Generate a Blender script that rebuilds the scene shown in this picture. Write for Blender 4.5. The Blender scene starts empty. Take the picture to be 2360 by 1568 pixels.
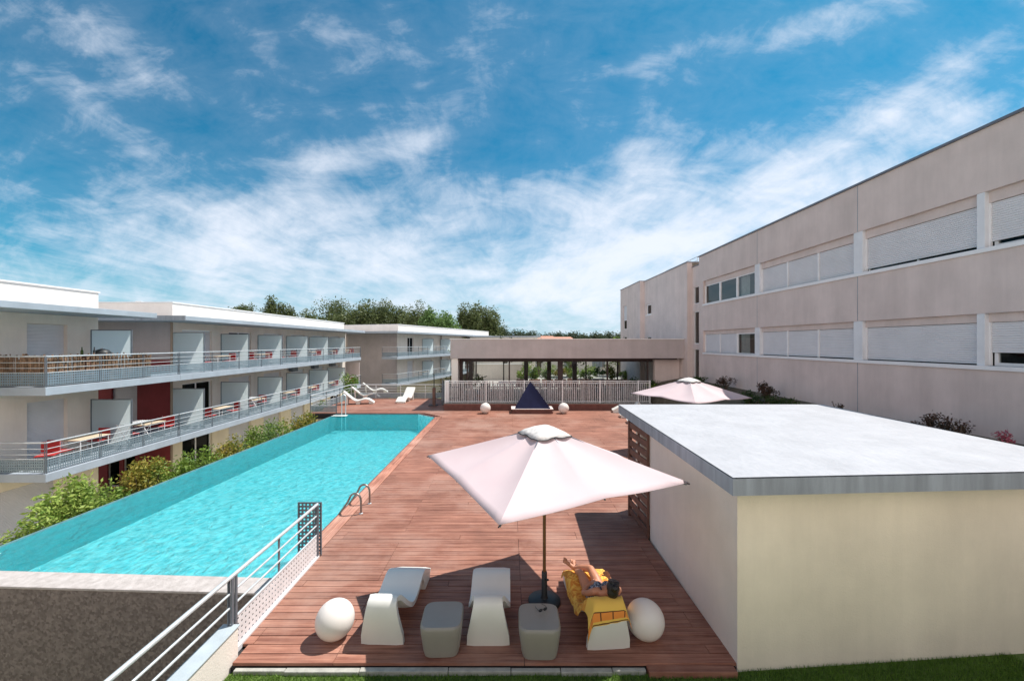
import bpy, bmesh, math, random
from mathutils import Vector, Matrix, noise
R = math.radians
random.seed(7)
sc = bpy.context.scene
COL = sc.collection

# ------------------------------------------------------------------ camera
cam_d = bpy.data.cameras.new('camera')
cam = bpy.data.objects.new('camera', cam_d); COL.objects.link(cam)
cam.location = (0, 0, 4.0); cam.rotation_euler = (R(90), 0, 0)
cam_d.sensor_width = 36; cam_d.lens = 14.0
cam_d.shift_x = 8/2360; cam_d.shift_y = 6/2360
cam_d.clip_start = 0.05; cam_d.clip_end = 5000
sc.camera = cam
sc.view_settings.view_transform = 'Standard'; sc.view_settings.look = 'None'
sc.view_settings.exposure = 0.34; sc.view_settings.gamma = 1.0

# ------------------------------------------------------------------ sun + sky
SUN = Vector((1.02, .54, 2.07)).normalized()
sd = bpy.data.lights.new('sun', 'SUN'); sun = bpy.data.objects.new('sun', sd); COL.objects.link(sun)
sd.energy = 5.0; sd.angle = R(.5); sd.color = (1, .955, .89)
sun.rotation_euler = SUN.to_track_quat('Z', 'Y').to_euler()
W = bpy.data.worlds.new('World'); sc.world = W; W.use_nodes = True
def build_world():
    nt = W.node_tree; N = nt.nodes; L = nt.links
    N.clear()
    out = N.new('ShaderNodeOutputWorld'); bg = N.new('ShaderNodeBackground')
    L.new(bg.outputs[0], out.inputs[0])
    sky = N.new('ShaderNodeTexSky'); sky.sky_type = 'NISHITA'; sky.sun_disc = False
    sky.sun_elevation = math.asin(SUN.z); sky.sun_rotation = math.atan2(SUN.x, SUN.y)
    sky.altitude = 100; sky.air_density = 1.0; sky.dust_density = .6; sky.ozone_density = 2.5
    tc = N.new('ShaderNodeTexCoord')
    sep = N.new('ShaderNodeSeparateXYZ'); L.new(tc.outputs['Generated'], sep.inputs[0])
    def val(s, i):
        if isinstance(s, (int, float)): i.default_value = s
        else: L.new(s, i)
    def mth(op, a, b=0.0, clamp=False, c=None):
        m = N.new('ShaderNodeMath'); m.operation = op; m.use_clamp = clamp
        val(a, m.inputs[0]); val(b, m.inputs[1])
        if c is not None: val(c, m.inputs[2])
        return m.outputs[0]
    x, y, z = sep.outputs
    zc = mth('MAXIMUM', z, 0.02)
    yc = mth('MAXIMUM', mth('ABSOLUTE', y), .12)
    u = mth('DIVIDE', x, yc); v = mth('DIVIDE', z, yc)
    comb = N.new('ShaderNodeCombineXYZ'); L.new(u, comb.inputs[0]); L.new(v, comb.inputs[1])
    zz = mth('ADD', zc, .06)
    px = mth('DIVIDE', x, zz); py = mth('DIVIDE', y, zz)
    P = N.new('ShaderNodeCombineXYZ'); L.new(px, P.inputs[0]); L.new(py, P.inputs[1])
    # soft regions of cloud, placed by direction: (u, v, ru, rv, rotation, amount)
    blobs = [(.30, .33, .36, .24, 25, .55), (.62, .30, .62, .16, 22, .50), (1.05, .52, .42, .12, 32, .38), (-.75, .26, .62, .13, -8, .52),
             (-.55, .36, .22, .08, 35, .34), (-.15, .24, .65, .10, 0, .38), (.0, .08, 1.9, .13, 0, .26), (-1.0, .56, .22, .05, -38, .36),
             (-.42, .47, .20, .035, 6, .44), (-.22, .50, .10, .07, 20, .34), (.80, .81, .24, .045, 19, .58), (.42, .73, .20, .03, 14, .36), (-.08, .70, .2, .09, 35, .24),
             (-.42, .75, .12, .09, -30, .24), (-.85, .66, .35, .07, -22, .26), (-1.15, .80, .3, .06, -25, .24), (1.0, .62, .45, .05, 33, .34), (-.62, .74, .20, .04, -40, .22), (-1.2, .12, .7, .10, 0, .20), (.02, .36, .08, .07, 30, .35), (.1, .62, .12, .1, 50, .14), (1.1, .36, .3, .2, 0, .25), (.0, .38, .06, .2, 12, -.22), (-.05, .58, .16, .12, 0, -.2),
             (-.55, .60, .4, .10, 0, -.16), (-1.15, .34, .2, .08, 0, -.15)]
    acc = 0.0
    for (bu, bv, ru, rv, ro, am) in blobs:
        c, s = math.cos(R(ro)), math.sin(R(ro))
        du = mth('SUBTRACT', u, bu); dv = mth('SUBTRACT', v, bv)
        a = mth('DIVIDE', mth('ADD', mth('MULTIPLY', du, c), mth('MULTIPLY', dv, s)), ru)
        b = mth('DIVIDE', mth('SUBTRACT', mth('MULTIPLY', dv, c), mth('MULTIPLY', du, s)), rv)
        q = mth('ADD', mth('MULTIPLY', a, a), mth('MULTIPLY', b, b))
        g = mth('MULTIPLY', mth('POWER', 2.718, mth('MULTIPLY', q, -1.0)), am)
        acc = mth('ADD', acc, g)
    def nz(vec, sx, sy, rot, scale, det, rough, dist, off=0):
        mp = N.new('ShaderNodeMapping'); L.new(vec, mp.inputs[0])
        mp.inputs['Rotation'].default_value = (0, 0, R(rot)); mp.inputs['Scale'].default_value = (sx, sy, 1)
        mp.inputs['Location'].default_value = (off, off*1.7, off)
        n = N.new('ShaderNodeTexNoise'); n.inputs['Scale'].default_value = scale; n.inputs['Detail'].default_value = det
        n.inputs['Roughness'].default_value = rough; n.inputs['Distortion'].default_value = dist
        L.new(mp.outputs[0], n.inputs['Vector']); return n.outputs['Fac']
    n1 = nz(P.outputs[0], 1, .42, 33, 1.3, 9, .60, .5, 3.1)
    n2 = nz(P.outputs[0], 3.2, .5, 38, 2.2, 8, .66, 1.0, 9.4)
    n3 = nz(comb.outputs[0], 1, 2.2, -18, 3.2, 8, .62, .7, 5.0)
    n4 = nz(comb.outputs[0], 1, 1.7, 24, 6.5, 10, .64, .45, 2.0)
    nn = mth('ADD', mth('ADD', mth('ADD', mth('MULTIPLY', n1, .34), mth('MULTIPLY', n2, .11)), mth('MULTIPLY', n3, .36)), mth('MULTIPLY', n4, .38))
    # unseen bright cloud added behind the camera to light the shaded sides
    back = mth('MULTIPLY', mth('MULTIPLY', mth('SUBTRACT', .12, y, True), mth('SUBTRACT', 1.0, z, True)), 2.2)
    up = 0.0
    nn = mth('MULTIPLY', mth('SUBTRACT', nn, .61), 2.8)
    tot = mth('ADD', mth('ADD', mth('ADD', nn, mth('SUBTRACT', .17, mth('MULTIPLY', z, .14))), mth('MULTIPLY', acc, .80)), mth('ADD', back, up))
    mr = N.new('ShaderNodeMapRange'); mr.interpolation_type = 'SMOOTHSTEP'
    L.new(tot, mr.inputs[0]); mr.inputs[1].default_value = -.04; mr.inputs[2].default_value = 1.18
    # thin veil
    sgm = N.new('ShaderNodeMapRange'); L.new(tot, sgm.inputs[0]); sgm.inputs[1].default_value = -.25; sgm.inputs[2].default_value = .6
    veil = mth('MULTIPLY', sgm.outputs[0], .15)
    fac = mth('MAXIMUM', mth('MULTIPLY', mr.outputs[0], .92), veil)
    # sky tint (clean polarised teal blue)
    tint = N.new('ShaderNodeMix'); tint.data_type = 'RGBA'; tint.blend_type = 'MULTIPLY'; tint.inputs[0].default_value = 1
    L.new(sky.outputs[0], tint.inputs[6]); tint.inputs[7].default_value = SKY_TINT
    hz = N.new('ShaderNodeMapRange'); hz.interpolation_type = 'SMOOTHSTEP'; L.new(v, hz.inputs[0])
    hz.inputs[1].default_value = .0; hz.inputs[2].default_value = .26; hz.inputs[3].default_value = 1; hz.inputs[4].default_value = 0
    pale = N.new('ShaderNodeMix'); pale.data_type = 'RGBA'; L.new(mth('MULTIPLY', hz.outputs[0], .80), pale.inputs[0])
    L.new(tint.outputs[2], pale.inputs[6]); pale.inputs[7].default_value = (4.3, 6.3, 7.8, 1)
    mx = N.new('ShaderNodeMix'); mx.data_type = 'RGBA'; L.new(fac, mx.inputs[0])
    L.new(pale.outputs[2], mx.inputs[6])
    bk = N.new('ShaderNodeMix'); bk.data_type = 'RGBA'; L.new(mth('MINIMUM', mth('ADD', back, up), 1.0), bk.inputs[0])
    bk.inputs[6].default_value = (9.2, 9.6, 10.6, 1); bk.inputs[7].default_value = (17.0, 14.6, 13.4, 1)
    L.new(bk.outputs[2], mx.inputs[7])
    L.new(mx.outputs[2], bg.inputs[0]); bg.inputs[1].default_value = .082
SKY_TINT = (.13, .93, 1.06, 1)
build_world()

# ------------------------------------------------------------------ materials
MATS = {}
def node_mat(name):
    m = bpy.data.materials.new(name); m.use_nodes = True
    nt = m.node_tree; b = nt.nodes['Principled BSDF']
    return m, nt, b
def mat(name, col, rough=.6, var=.08, vscale=3.0, bump=0.0, bscale=60, metal=0.0, island=0.0, col2=None, stain=0.0, spec=None, coord='Object', strz=1.0, sss=0, bdist=.01):
    if name in MATS: return MATS[name]
    m, nt, b = node_mat(name); N = nt.nodes; L = nt.links
    b.inputs['Roughness'].default_value = rough; b.inputs['Metallic'].default_value = metal
    if spec is not None: b.inputs['Specular IOR Level'].default_value = spec
    tc = N.new('ShaderNodeTexCoord'); src = tc.outputs[coord]
    mp = N.new('ShaderNodeMapping'); L.new(src, mp.inputs[0]); mp.inputs['Scale'].default_value = (1, 1, strz)
    n = N.new('ShaderNodeTexNoise'); n.inputs['Scale'].default_value = vscale; n.inputs['Detail'].default_value = 6; n.inputs['Roughness'].default_value = .6
    L.new(mp.outputs[0], n.inputs['Vector'])
    mr = N.new('ShaderNodeMapRange'); L.new(n.outputs['Fac'], mr.inputs[0]); mr.inputs[1].default_value = .3; mr.inputs[2].default_value = .7
    mx = N.new('ShaderNodeMix'); mx.data_type = 'RGBA'; L.new(mr.outputs[0], mx.inputs[0])
    c2 = col2 if col2 else tuple(c*(1-var*2) for c in col)
    mx.inputs[6].default_value = (*c2, 1); mx.inputs[7].default_value = (*[min(1, c*(1+(var if not col2 else 0))) for c in col], 1)
    cur = mx.outputs[2]
    if island:
        g = N.new('ShaderNodeNewGeometry'); r2 = N.new('ShaderNodeMapRange'); L.new(g.outputs['Random Per Island'], r2.inputs[0])
        r2.inputs[3].default_value = 1-island; r2.inputs[4].default_value = 1+island
        v = N.new('ShaderNodeVectorMath'); v.operation = 'SCALE'; L.new(cur, v.inputs[0]); L.new(r2.outputs[0], v.inputs['Scale']); cur = v.outputs[0]
    if stain:
        n2 = N.new('ShaderNodeTexNoise'); n2.inputs['Scale'].default_value = .55; n2.inputs['Detail'].default_value = 8; n2.inputs['Roughness'].default_value = .7
        mp2 = N.new('ShaderNodeMapping'); L.new(src, mp2.inputs[0]); mp2.inputs['Scale'].default_value = (3.2, 3.2, .38); L.new(mp2.outputs[0], n2.inputs['Vector'])
        r3 = N.new('ShaderNodeMapRange'); L.new(n2.outputs['Fac'], r3.inputs[0]); r3.inputs[1].default_value = .35; r3.inputs[2].default_value = .65
        r3.inputs[3].default_value = 1-stain; r3.inputs[4].default_value = 1
        v = N.new('ShaderNodeVectorMath'); v.operation = 'SCALE'; L.new(cur, v.inputs[0]); L.new(r3.outputs[0], v.inputs['Scale']); cur = v.outputs[0]
    L.new(cur, b.inputs['Base Color'])
    if bump:
        nb = N.new('ShaderNodeTexNoise'); nb.inputs['Scale'].default_value = bscale; nb.inputs['Detail'].default_value = 5
        L.new(src, nb.inputs['Vector']); bp = N.new('ShaderNodeBump'); bp.inputs['Strength'].default_value = bump; bp.inputs['Distance'].default_value = bdist
        L.new(nb.outputs['Fac'], bp.inputs['Height']); L.new(bp.outputs[0], b.inputs['Normal'])
    MATS[name] = m; return m

M = {}
M['stucco_pink'] = mat('stucco_pink', (.70, .60, .57), .9, .05, 1.2, .5, 45, stain=.12)
M['stucco_cream'] = mat('stucco_cream', (.82, .74, .58), .9, .04, 1.2, .4, 45, stain=.08)
M['stucco_white'] = mat('stucco_white', (.84, .78, .72), .9, .04, 1.0, .4, 45, stain=.06)
M['stucco_beige'] = mat('stucco_beige', (.80, .72, .65), .9, .04, 1.0, .4, 45, stain=.09)
M['stucco_shed'] = mat('stucco_shed', (.85, .77, .64), .92, .05, .9, .5, 50, stain=.08)
M['stucco_shed_side'] = mat('stucco_shed_side', (.85, .76, .71), .92, .05, .9, .5, 50, stain=.07)
M['parapet'] = mat('parapet', (.49, .435, .43), .9, .05, 1.0, .4, 45, stain=.10)
M['red_wall'] = mat('red_wall', (.30, .045, .05), .8, .10, 1.5, .3, 40)
M['slab_grey'] = mat('slab_grey', (.37, .42, .48), .75, .06, 1.5, .25, 40, stain=.06)
M['fascia_grey'] = mat('fascia_grey', (.31, .35, .40), .7, .14, 7, .3, 60, stain=.15, strz=.1)
M['roof_white'] = mat('roof_white', (.43, .435, .465), .85, .05, 1.6, .8, 9, stain=.10, bdist=.03)
M['coping_metal'] = mat('coping_metal', (.20, .20, .23), .45, .05, 3, metal=.5)
M['coping_light'] = mat('coping_light', (.82, .80, .78), .6, .04, 3)
M['steel'] = mat('steel', (.68, .71, .73), .4, .06, 12, .1, 200, metal=.45)
M['steel_dark'] = mat('steel_dark', (.16, .18, .21), .5, .08, 9, metal=.4)
M['perf'] = mat('perf', (.24, .31, .36), .5, .06, 6, metal=.35)
M['perf_white'] = mat('perf_white', (.74, .71, .72), .5, .05, 6, metal=.1)
M['shutter'] = mat('shutter', (.70, .70, .73), .6, .03, 2)
M['white_frame'] = mat('white_frame', (.82, .82, .84), .5, .03, 2)
M['white_pillar'] = mat('white_pillar', (.76, .78, .82), .8, .04, 2, .2, 50, stain=.06)
M['dark_brown'] = mat('dark_brown', (.055, .032, .03), .6, .1, 4)
M['wood_dark'] = mat('wood_dark', (.16, .075, .055), .6, .2, 6, .3, 40, island=.2)
M['planter_wood'] = mat('planter_wood', (.15, .055, .045), .65, .15, 5, .3, 40, island=.12)
M['white_paint'] = mat('white_paint', (.86, .85, .85), .5, .04, 5)
M['stake'] = mat('stake', (.33, .31, .32), .9, .25, 9, .5, 30, island=.35)
M['plastic_white'] = mat('plastic_white', (.74, .73, .69), .38, .02, 3)
M['plastic_table'] = mat('plastic_table', (.30, .275, .245), .45, .03, 3)
M['cap_grey'] = mat('cap_grey', (.42, .47, .50), .6, .08, 3, .2, 60)
M['gravel'] = mat('gravel', (.58, .51, .41), .95, .12, 20, .6, 60)  # pale tone chosen to bounce sun upwards
M['ladder_steel'] = mat('ladder_steel', (.30, .26, .24), .3, .1, 9, metal=.7)
M['globe'] = mat('globe', (.76, .70, .66), .4, .02, 2)
M['pole_wood'] = mat('pole_wood', (.17, .085, .03), .4, .15, 9, .1, 60)
M['black'] = mat('black', (.018, .022, .026), .5, .1, 6)
M['red_fabric'] = mat('red_fabric', (.40, .025, .025), .8, .1, 10)
M['table_top'] = mat('table_top', (.62, .50, .36), .5, .1, 8)
M['white_table'] = mat('white_table', (.78, .77, .76), .5, .04, 8)
M['reed'] = mat('reed', (.26, .16, .10), .9, .35, 10, .4, 60, island=.4)
M['lawn'] = mat('lawn', (.09, .15, .025), .95, .2, 6, .6, 80)
M['soil'] = mat('soil', (.13, .105, .07), .95, .2, 3, .6, 20)
M['ground'] = mat('ground', (.16, .19, .09), .95, .2, .15, .4, 5, col2=(.22, .19, .13))
M['paving'] = mat('paving', (.42, .39, .36), .9, .08, 2, .3, 30)
M['skin'] = mat('skin', (.50, .22, .13), .5, .05, 6)
M['hair'] = mat('hair', (.012, .010, .012), .35, .1, 40, .6, 120)
M['brown_pipe'] = mat('brown_pipe', (.33, .24, .18), .5, .05, 4)
M['bark'] = mat('bark', (.14, .11, .085), .95, .25, 8, .8, 20)
M['kerb'] = mat('kerb', (.40, .39, .35), .9, .12, 8, .6, 40)
M['curtain'] = mat('curtain', (.55, .56, .56), .9, .1, 8)
M['terracotta'] = mat('terracotta', (.50, .26, .19), .9, .12, 2)
M['interior'] = mat('interior', (.03, .028, .03), .9, .1, 2)
M['vent_fabric'] = mat('vent_fabric', (.66, .63, .61), .9, .14, 12)

def leaf_mat(name, col, col2, rnd=.35):
    m, nt, b = node_mat(name); N = nt.nodes; L = nt.links
    g = N.new('ShaderNodeNewGeometry')
    tc = N.new('ShaderNodeTexCoord'); n = N.new('ShaderNodeTexNoise'); n.inputs['Scale'].default_value = 1.6; L.new(tc.outputs['Object'], n.inputs['Vector'])
    a = N.new('ShaderNodeMath'); a.operation = 'MULTIPLY_ADD'; L.new(g.outputs['Random Per Island'], a.inputs[0]); a.inputs[1].default_value = .7; 
    s = N.new('ShaderNodeMath'); s.operation = 'MULTIPLY_ADD'; L.new(n.outputs['Fac'], s.inputs[0]); s.inputs[1].default_value = 1.6; s.inputs[2].default_value = -.65
    L.new(s.outputs[0], a.inputs[2])
    mx = N.new('ShaderNodeMix'); mx.data_type = 'RGBA'; mx.clamp_factor = True; L.new(a.outputs[0], mx.inputs[0])
    mx.inputs[6].default_value = (*col, 1); mx.inputs[7].default_value = (*col2, 1)
    L.new(mx.outputs[2], b.inputs['Base Color']); b.inputs['Roughness'].default_value = .55; b.inputs['Specular IOR Level'].default_value = .3
    tr = N.new('ShaderNodeBsdfTranslucent'); L.new(mx.outputs[2], tr.inputs[0])
    ms = N.new('ShaderNodeMixShader'); ms.inputs[0].default_value = .3
    out = N['Material Output']; L.new(b.outputs[0], ms.inputs[1]); L.new(tr.outputs[0], ms.inputs[2]); L.new(ms.outputs[0], out.inputs[0])
    return m
M['leaf_light'] = leaf_mat('leaf_light', (.10, .20, .025), (.42, .50, .12))
M['leaf_green'] = leaf_mat('leaf_green', (.05, .12, .015), (.26, .36, .06))
M['leaf_rust'] = leaf_mat('leaf_rust', (.09, .16, .02), (.40, .30, .06))
M['leaf_pine'] = leaf_mat('leaf_pine', (.05, .078, .03), (.17, .20, .075))
M['leaf_far'] = leaf_mat('leaf_far', (.03, .05, .03), (.09, .12, .06))
M['leaf_fresh'] = leaf_mat('leaf_fresh', (.05, .11, .03), (.17, .27, .08))
M['leaf_purple'] = leaf_mat('leaf_purple', (.035, .035, .022), (.15, .08, .06))
M['leaf_dark'] = leaf_mat('leaf_dark', (.02, .045, .015), (.08, .13, .035))
M['blade'] = leaf_mat('blade', (.07, .15, .02), (.17, .29, .045))
M['petal'] = leaf_mat('petal', (.35, .05, .10), (.60, .22, .25))

def glass_mat(name, tint, refl=.12, rough=.02, base=None):
    m, nt, b = node_mat(name); N = nt.nodes; L = nt.links
    t = N.new('ShaderNodeBsdfTransparent'); t.inputs[0].default_value = (*tint, 1)
    g = N.new('ShaderNodeBsdfGlossy'); g.inputs['Roughness'].default_value = rough
    fr = N.new('ShaderNodeFresnel'); fr.inputs[0].default_value = 1.36
    a = N.new('ShaderNodeMath'); a.operation = 'MULTIPLY_ADD'; a.use_clamp = True; L.new(fr.outputs[0], a.inputs[0]); a.inputs[1].default_value = .14; a.inputs[2].default_value = refl-.04
    ms = N.new('ShaderNodeMixShader'); L.new(a.outputs[0], ms.inputs[0]); L.new(t.outputs[0], ms.inputs[1]); L.new(g.outputs[0], ms.inputs[2])
    L.new(ms.outputs[0], N['Material Output'].inputs[0]); return m
M['glass'] = glass_mat('glass', (.55, .60, .60), .05)
M['glass_clear'] = glass_mat('glass_clear', (.9, .93, .92), .06)
def frosted():
    m, nt, b = node_mat('frosted'); N = nt.nodes; L = nt.links
    b.inputs['Base Color'].default_value = (.60, .68, .69, 1); b.inputs['Roughness'].default_value = .3
    tr = N.new('ShaderNodeBsdfTranslucent'); tr.inputs[0].default_value = (.80, .88, .88, 1)
    ms = N.new('ShaderNodeMixShader'); ms.inputs[0].default_value = .72
    L.new(b.outputs[0], ms.inputs[1]); L.new(tr.outputs[0], ms.inputs[2]); L.new(ms.outputs[0], N['Material Output'].inputs[0]); return m
M['frosted'] = frosted()
def canopy_mat():
    m, nt, b = node_mat('canopy'); N = nt.nodes; L = nt.links
    tc = N.new('ShaderNodeTexCoord'); n = N.new('ShaderNodeTexNoise'); n.inputs['Scale'].default_value = 2.2; n.inputs['Detail'].default_value = 7; L.new(tc.outputs['Object'], n.inputs['Vector'])
    mx = N.new('ShaderNodeMix'); mx.data_type = 'RGBA'; L.new(n.outputs['Fac'], mx.inputs[0]); mx.inputs[6].default_value = (.62, .48, .50, 1); mx.inputs[7].default_value = (.68, .57, .58, 1)
    L.new(mx.outputs[2], b.inputs['Base Color']); b.inputs['Roughness'].default_value = .9
    w = N.new('ShaderNodeTexNoise'); w.inputs['Scale'].default_value = 400; L.new(tc.outputs['Object'], w.inputs['Vector'])
    bp = N.new('ShaderNodeBump'); bp.inputs['Strength'].default_value = .15; bp.inputs['Distance'].default_value = .002; L.new(w.outputs['Fac'], bp.inputs['Height']); L.new(bp.outputs[0], b.inputs['Normal'])
    tr = N.new('ShaderNodeBsdfTranslucent'); L.new(mx.outputs[2], tr.inputs[0])
    ms = N.new('ShaderNodeMixShader'); ms.inputs[0].default_value = .12
    L.new(b.outputs[0], ms.inputs[1]); L.new(tr.outputs[0], ms.inputs[2]); L.new(ms.outputs[0], N['Material Output'].inputs[0]); return m
M['canopy'] = canopy_mat()
def deck_mat(name='deck', ax=0, br=1.0):
    m, nt, b = node_mat(name); N = nt.nodes; L = nt.links
    g = N.new('ShaderNodeNewGeometry'); tc = N.new('ShaderNodeTexCoord')
    off = N.new('ShaderNodeVectorMath'); off.operation = 'SCALE'; off.inputs[0].default_value = (37, 11, 5); L.new(g.outputs['Random Per Island'], off.inputs['Scale'])
    ad = N.new('ShaderNodeVectorMath'); ad.operation = 'ADD'; L.new(tc.outputs['Object'], ad.inputs[0]); L.new(off.outputs[0], ad.inputs[1])
    mp = N.new('ShaderNodeMapping'); L.new(ad.outputs[0], mp.inputs[0]); mp.inputs['Scale'].default_value = (1.2, 26, 8) if ax == 0 else (26, 1.2, 8)
    n = N.new('ShaderNodeTexNoise'); n.inputs['Scale'].default_value = 1.0; n.inputs['Detail'].default_value = 8; n.inputs['Roughness'].default_value = .65; L.new(mp.outputs[0], n.inputs['Vector'])
    n2 = N.new('ShaderNodeTexNoise'); n2.inputs['Scale'].default_value = .7; n2.inputs['Detail'].default_value = 7; n2.inputs['Roughness'].default_value = .65; L.new(tc.outputs['Object'], n2.inputs['Vector'])
    r1 = N.new('ShaderNodeMapRange'); L.new(n.outputs['Fac'], r1.inputs[0]); r1.inputs[1].default_value = .3; r1.inputs[2].default_value = .7
    mx = N.new('ShaderNodeMix'); mx.data_type = 'RGBA'; L.new(r1.outputs[0], mx.inputs[0]); mx.inputs[6].default_value = (.18*br, .060*br, .040*br, 1); mx.inputs[7].default_value = (.46*br, .215*br, .145*br, 1)
    mr = N.new('ShaderNodeMapRange'); L.new(g.outputs['Random Per Island'], mr.inputs[0]); mr.inputs[3].default_value = .84; mr.inputs[4].default_value = 1.10
    m3 = N.new('ShaderNodeMapRange'); L.new(n2.outputs['Fac'], m3.inputs[0]); m3.inputs[1].default_value = .3; m3.inputs[2].default_value = .7; m3.inputs[3].default_value = .68; m3.inputs[4].default_value = 1.16
    mm = N.new('ShaderNodeMath'); mm.operation = 'MULTIPLY'; L.new(mr.outputs[0], mm.inputs[0]); L.new(m3.outputs[0], mm.inputs[1])
    v = N.new('ShaderNodeVectorMath'); v.operation = 'SCALE'; L.new(mx.outputs[2], v.inputs[0]); L.new(mm.outputs[0], v.inputs['Scale'])
    gy = N.new('ShaderNodeTexNoise'); gy.inputs['Scale'].default_value = .35; gy.inputs['Detail'].default_value = 9; gy.inputs['Roughness'].default_value = .7; L.new(tc.outputs['Object'], gy.inputs['Vector'])
    gr_ = N.new('ShaderNodeMapRange'); L.new(gy.outputs['Fac'], gr_.inputs[0]); gr_.inputs[1].default_value = .47; gr_.inputs[2].default_value = .66; gr_.inputs[4].default_value = .55
    gx = N.new('ShaderNodeMix'); gx.data_type = 'RGBA'; L.new(gr_.outputs[0], gx.inputs[0]); L.new(v.outputs[0], gx.inputs[6]); gx.inputs[7].default_value = (.36*br, .25*br, .205*br, 1)
    L.new(gx.outputs[2], b.inputs['Base Color']); b.inputs['Roughness'].default_value = .62; b.inputs['Specular IOR Level'].default_value = .35
    bp = N.new('ShaderNodeBump'); bp.inputs['Strength'].default_value = .5; bp.inputs['Distance'].default_value = .004; L.new(n.outputs['Fac'], bp.inputs['Height']); L.new(bp.outputs[0], b.inputs['Normal'])
    return m
M['deck'] = deck_mat()
M['deck_y'] = deck_mat('deck_lengthwise', 1, 1.4)
def mosaic_mat():
    m, nt, b = node_mat('pool_mosaic'); N = nt.nodes; L = nt.links
    tc = N.new('ShaderNodeTexCoord')
    vo = N.new('ShaderNodeTexVoronoi'); vo.feature = 'SMOOTH_F1'; vo.inputs['Scale'].default_value = 6; vo.inputs['Smoothness'].default_value = .4
    n = N.new('ShaderNodeTexNoise'); n.inputs['Scale'].default_value = 2.2; n.inputs['Detail'].default_value = 6
    dn = N.new('ShaderNodeMix'); dn.data_type = 'VECTOR'; dn.inputs[0].default_value = .12
    L.new(tc.outputs['Object'], n.inputs['Vector']); L.new(tc.outputs['Object'], dn.inputs[4]); L.new(n.outputs['Color'], dn.inputs[5]); L.new(dn.outputs[1], vo.inputs['Vector'])
    mr = N.new('ShaderNodeMapRange'); L.new(vo.outputs['Distance'], mr.inputs[0]); mr.inputs[1].default_value = .1; mr.inputs[2].default_value = .65
    mx = N.new('ShaderNodeMix'); mx.data_type = 'RGBA'; L.new(mr.outputs[0], mx.inputs[0]); mx.inputs[6].default_value = (.26, .62, .66, 1); mx.inputs[7].default_value = (.62, .90, .90, 1)  # tile mottling, also standing in for rippled light in the water
    L.new(mx.outputs[2], b.inputs['Base Color']); b.inputs['Roughness'].default_value = .5
    return m
M['mosaic'] = mosaic_mat()
M['pebble_light'] = mat('pebble_light', (.52, .47, .45), .9, .12, 9, .8, 30, col2=(.36,.32,.30))  # same stone as the near wall, lightened as its sunlit top
M['rim_tiles'] = mat('rim_tiles', (.13, .26, .28), .45, .10, 5)  # rim tile colour, also used as painted shade on the far wall
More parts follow.
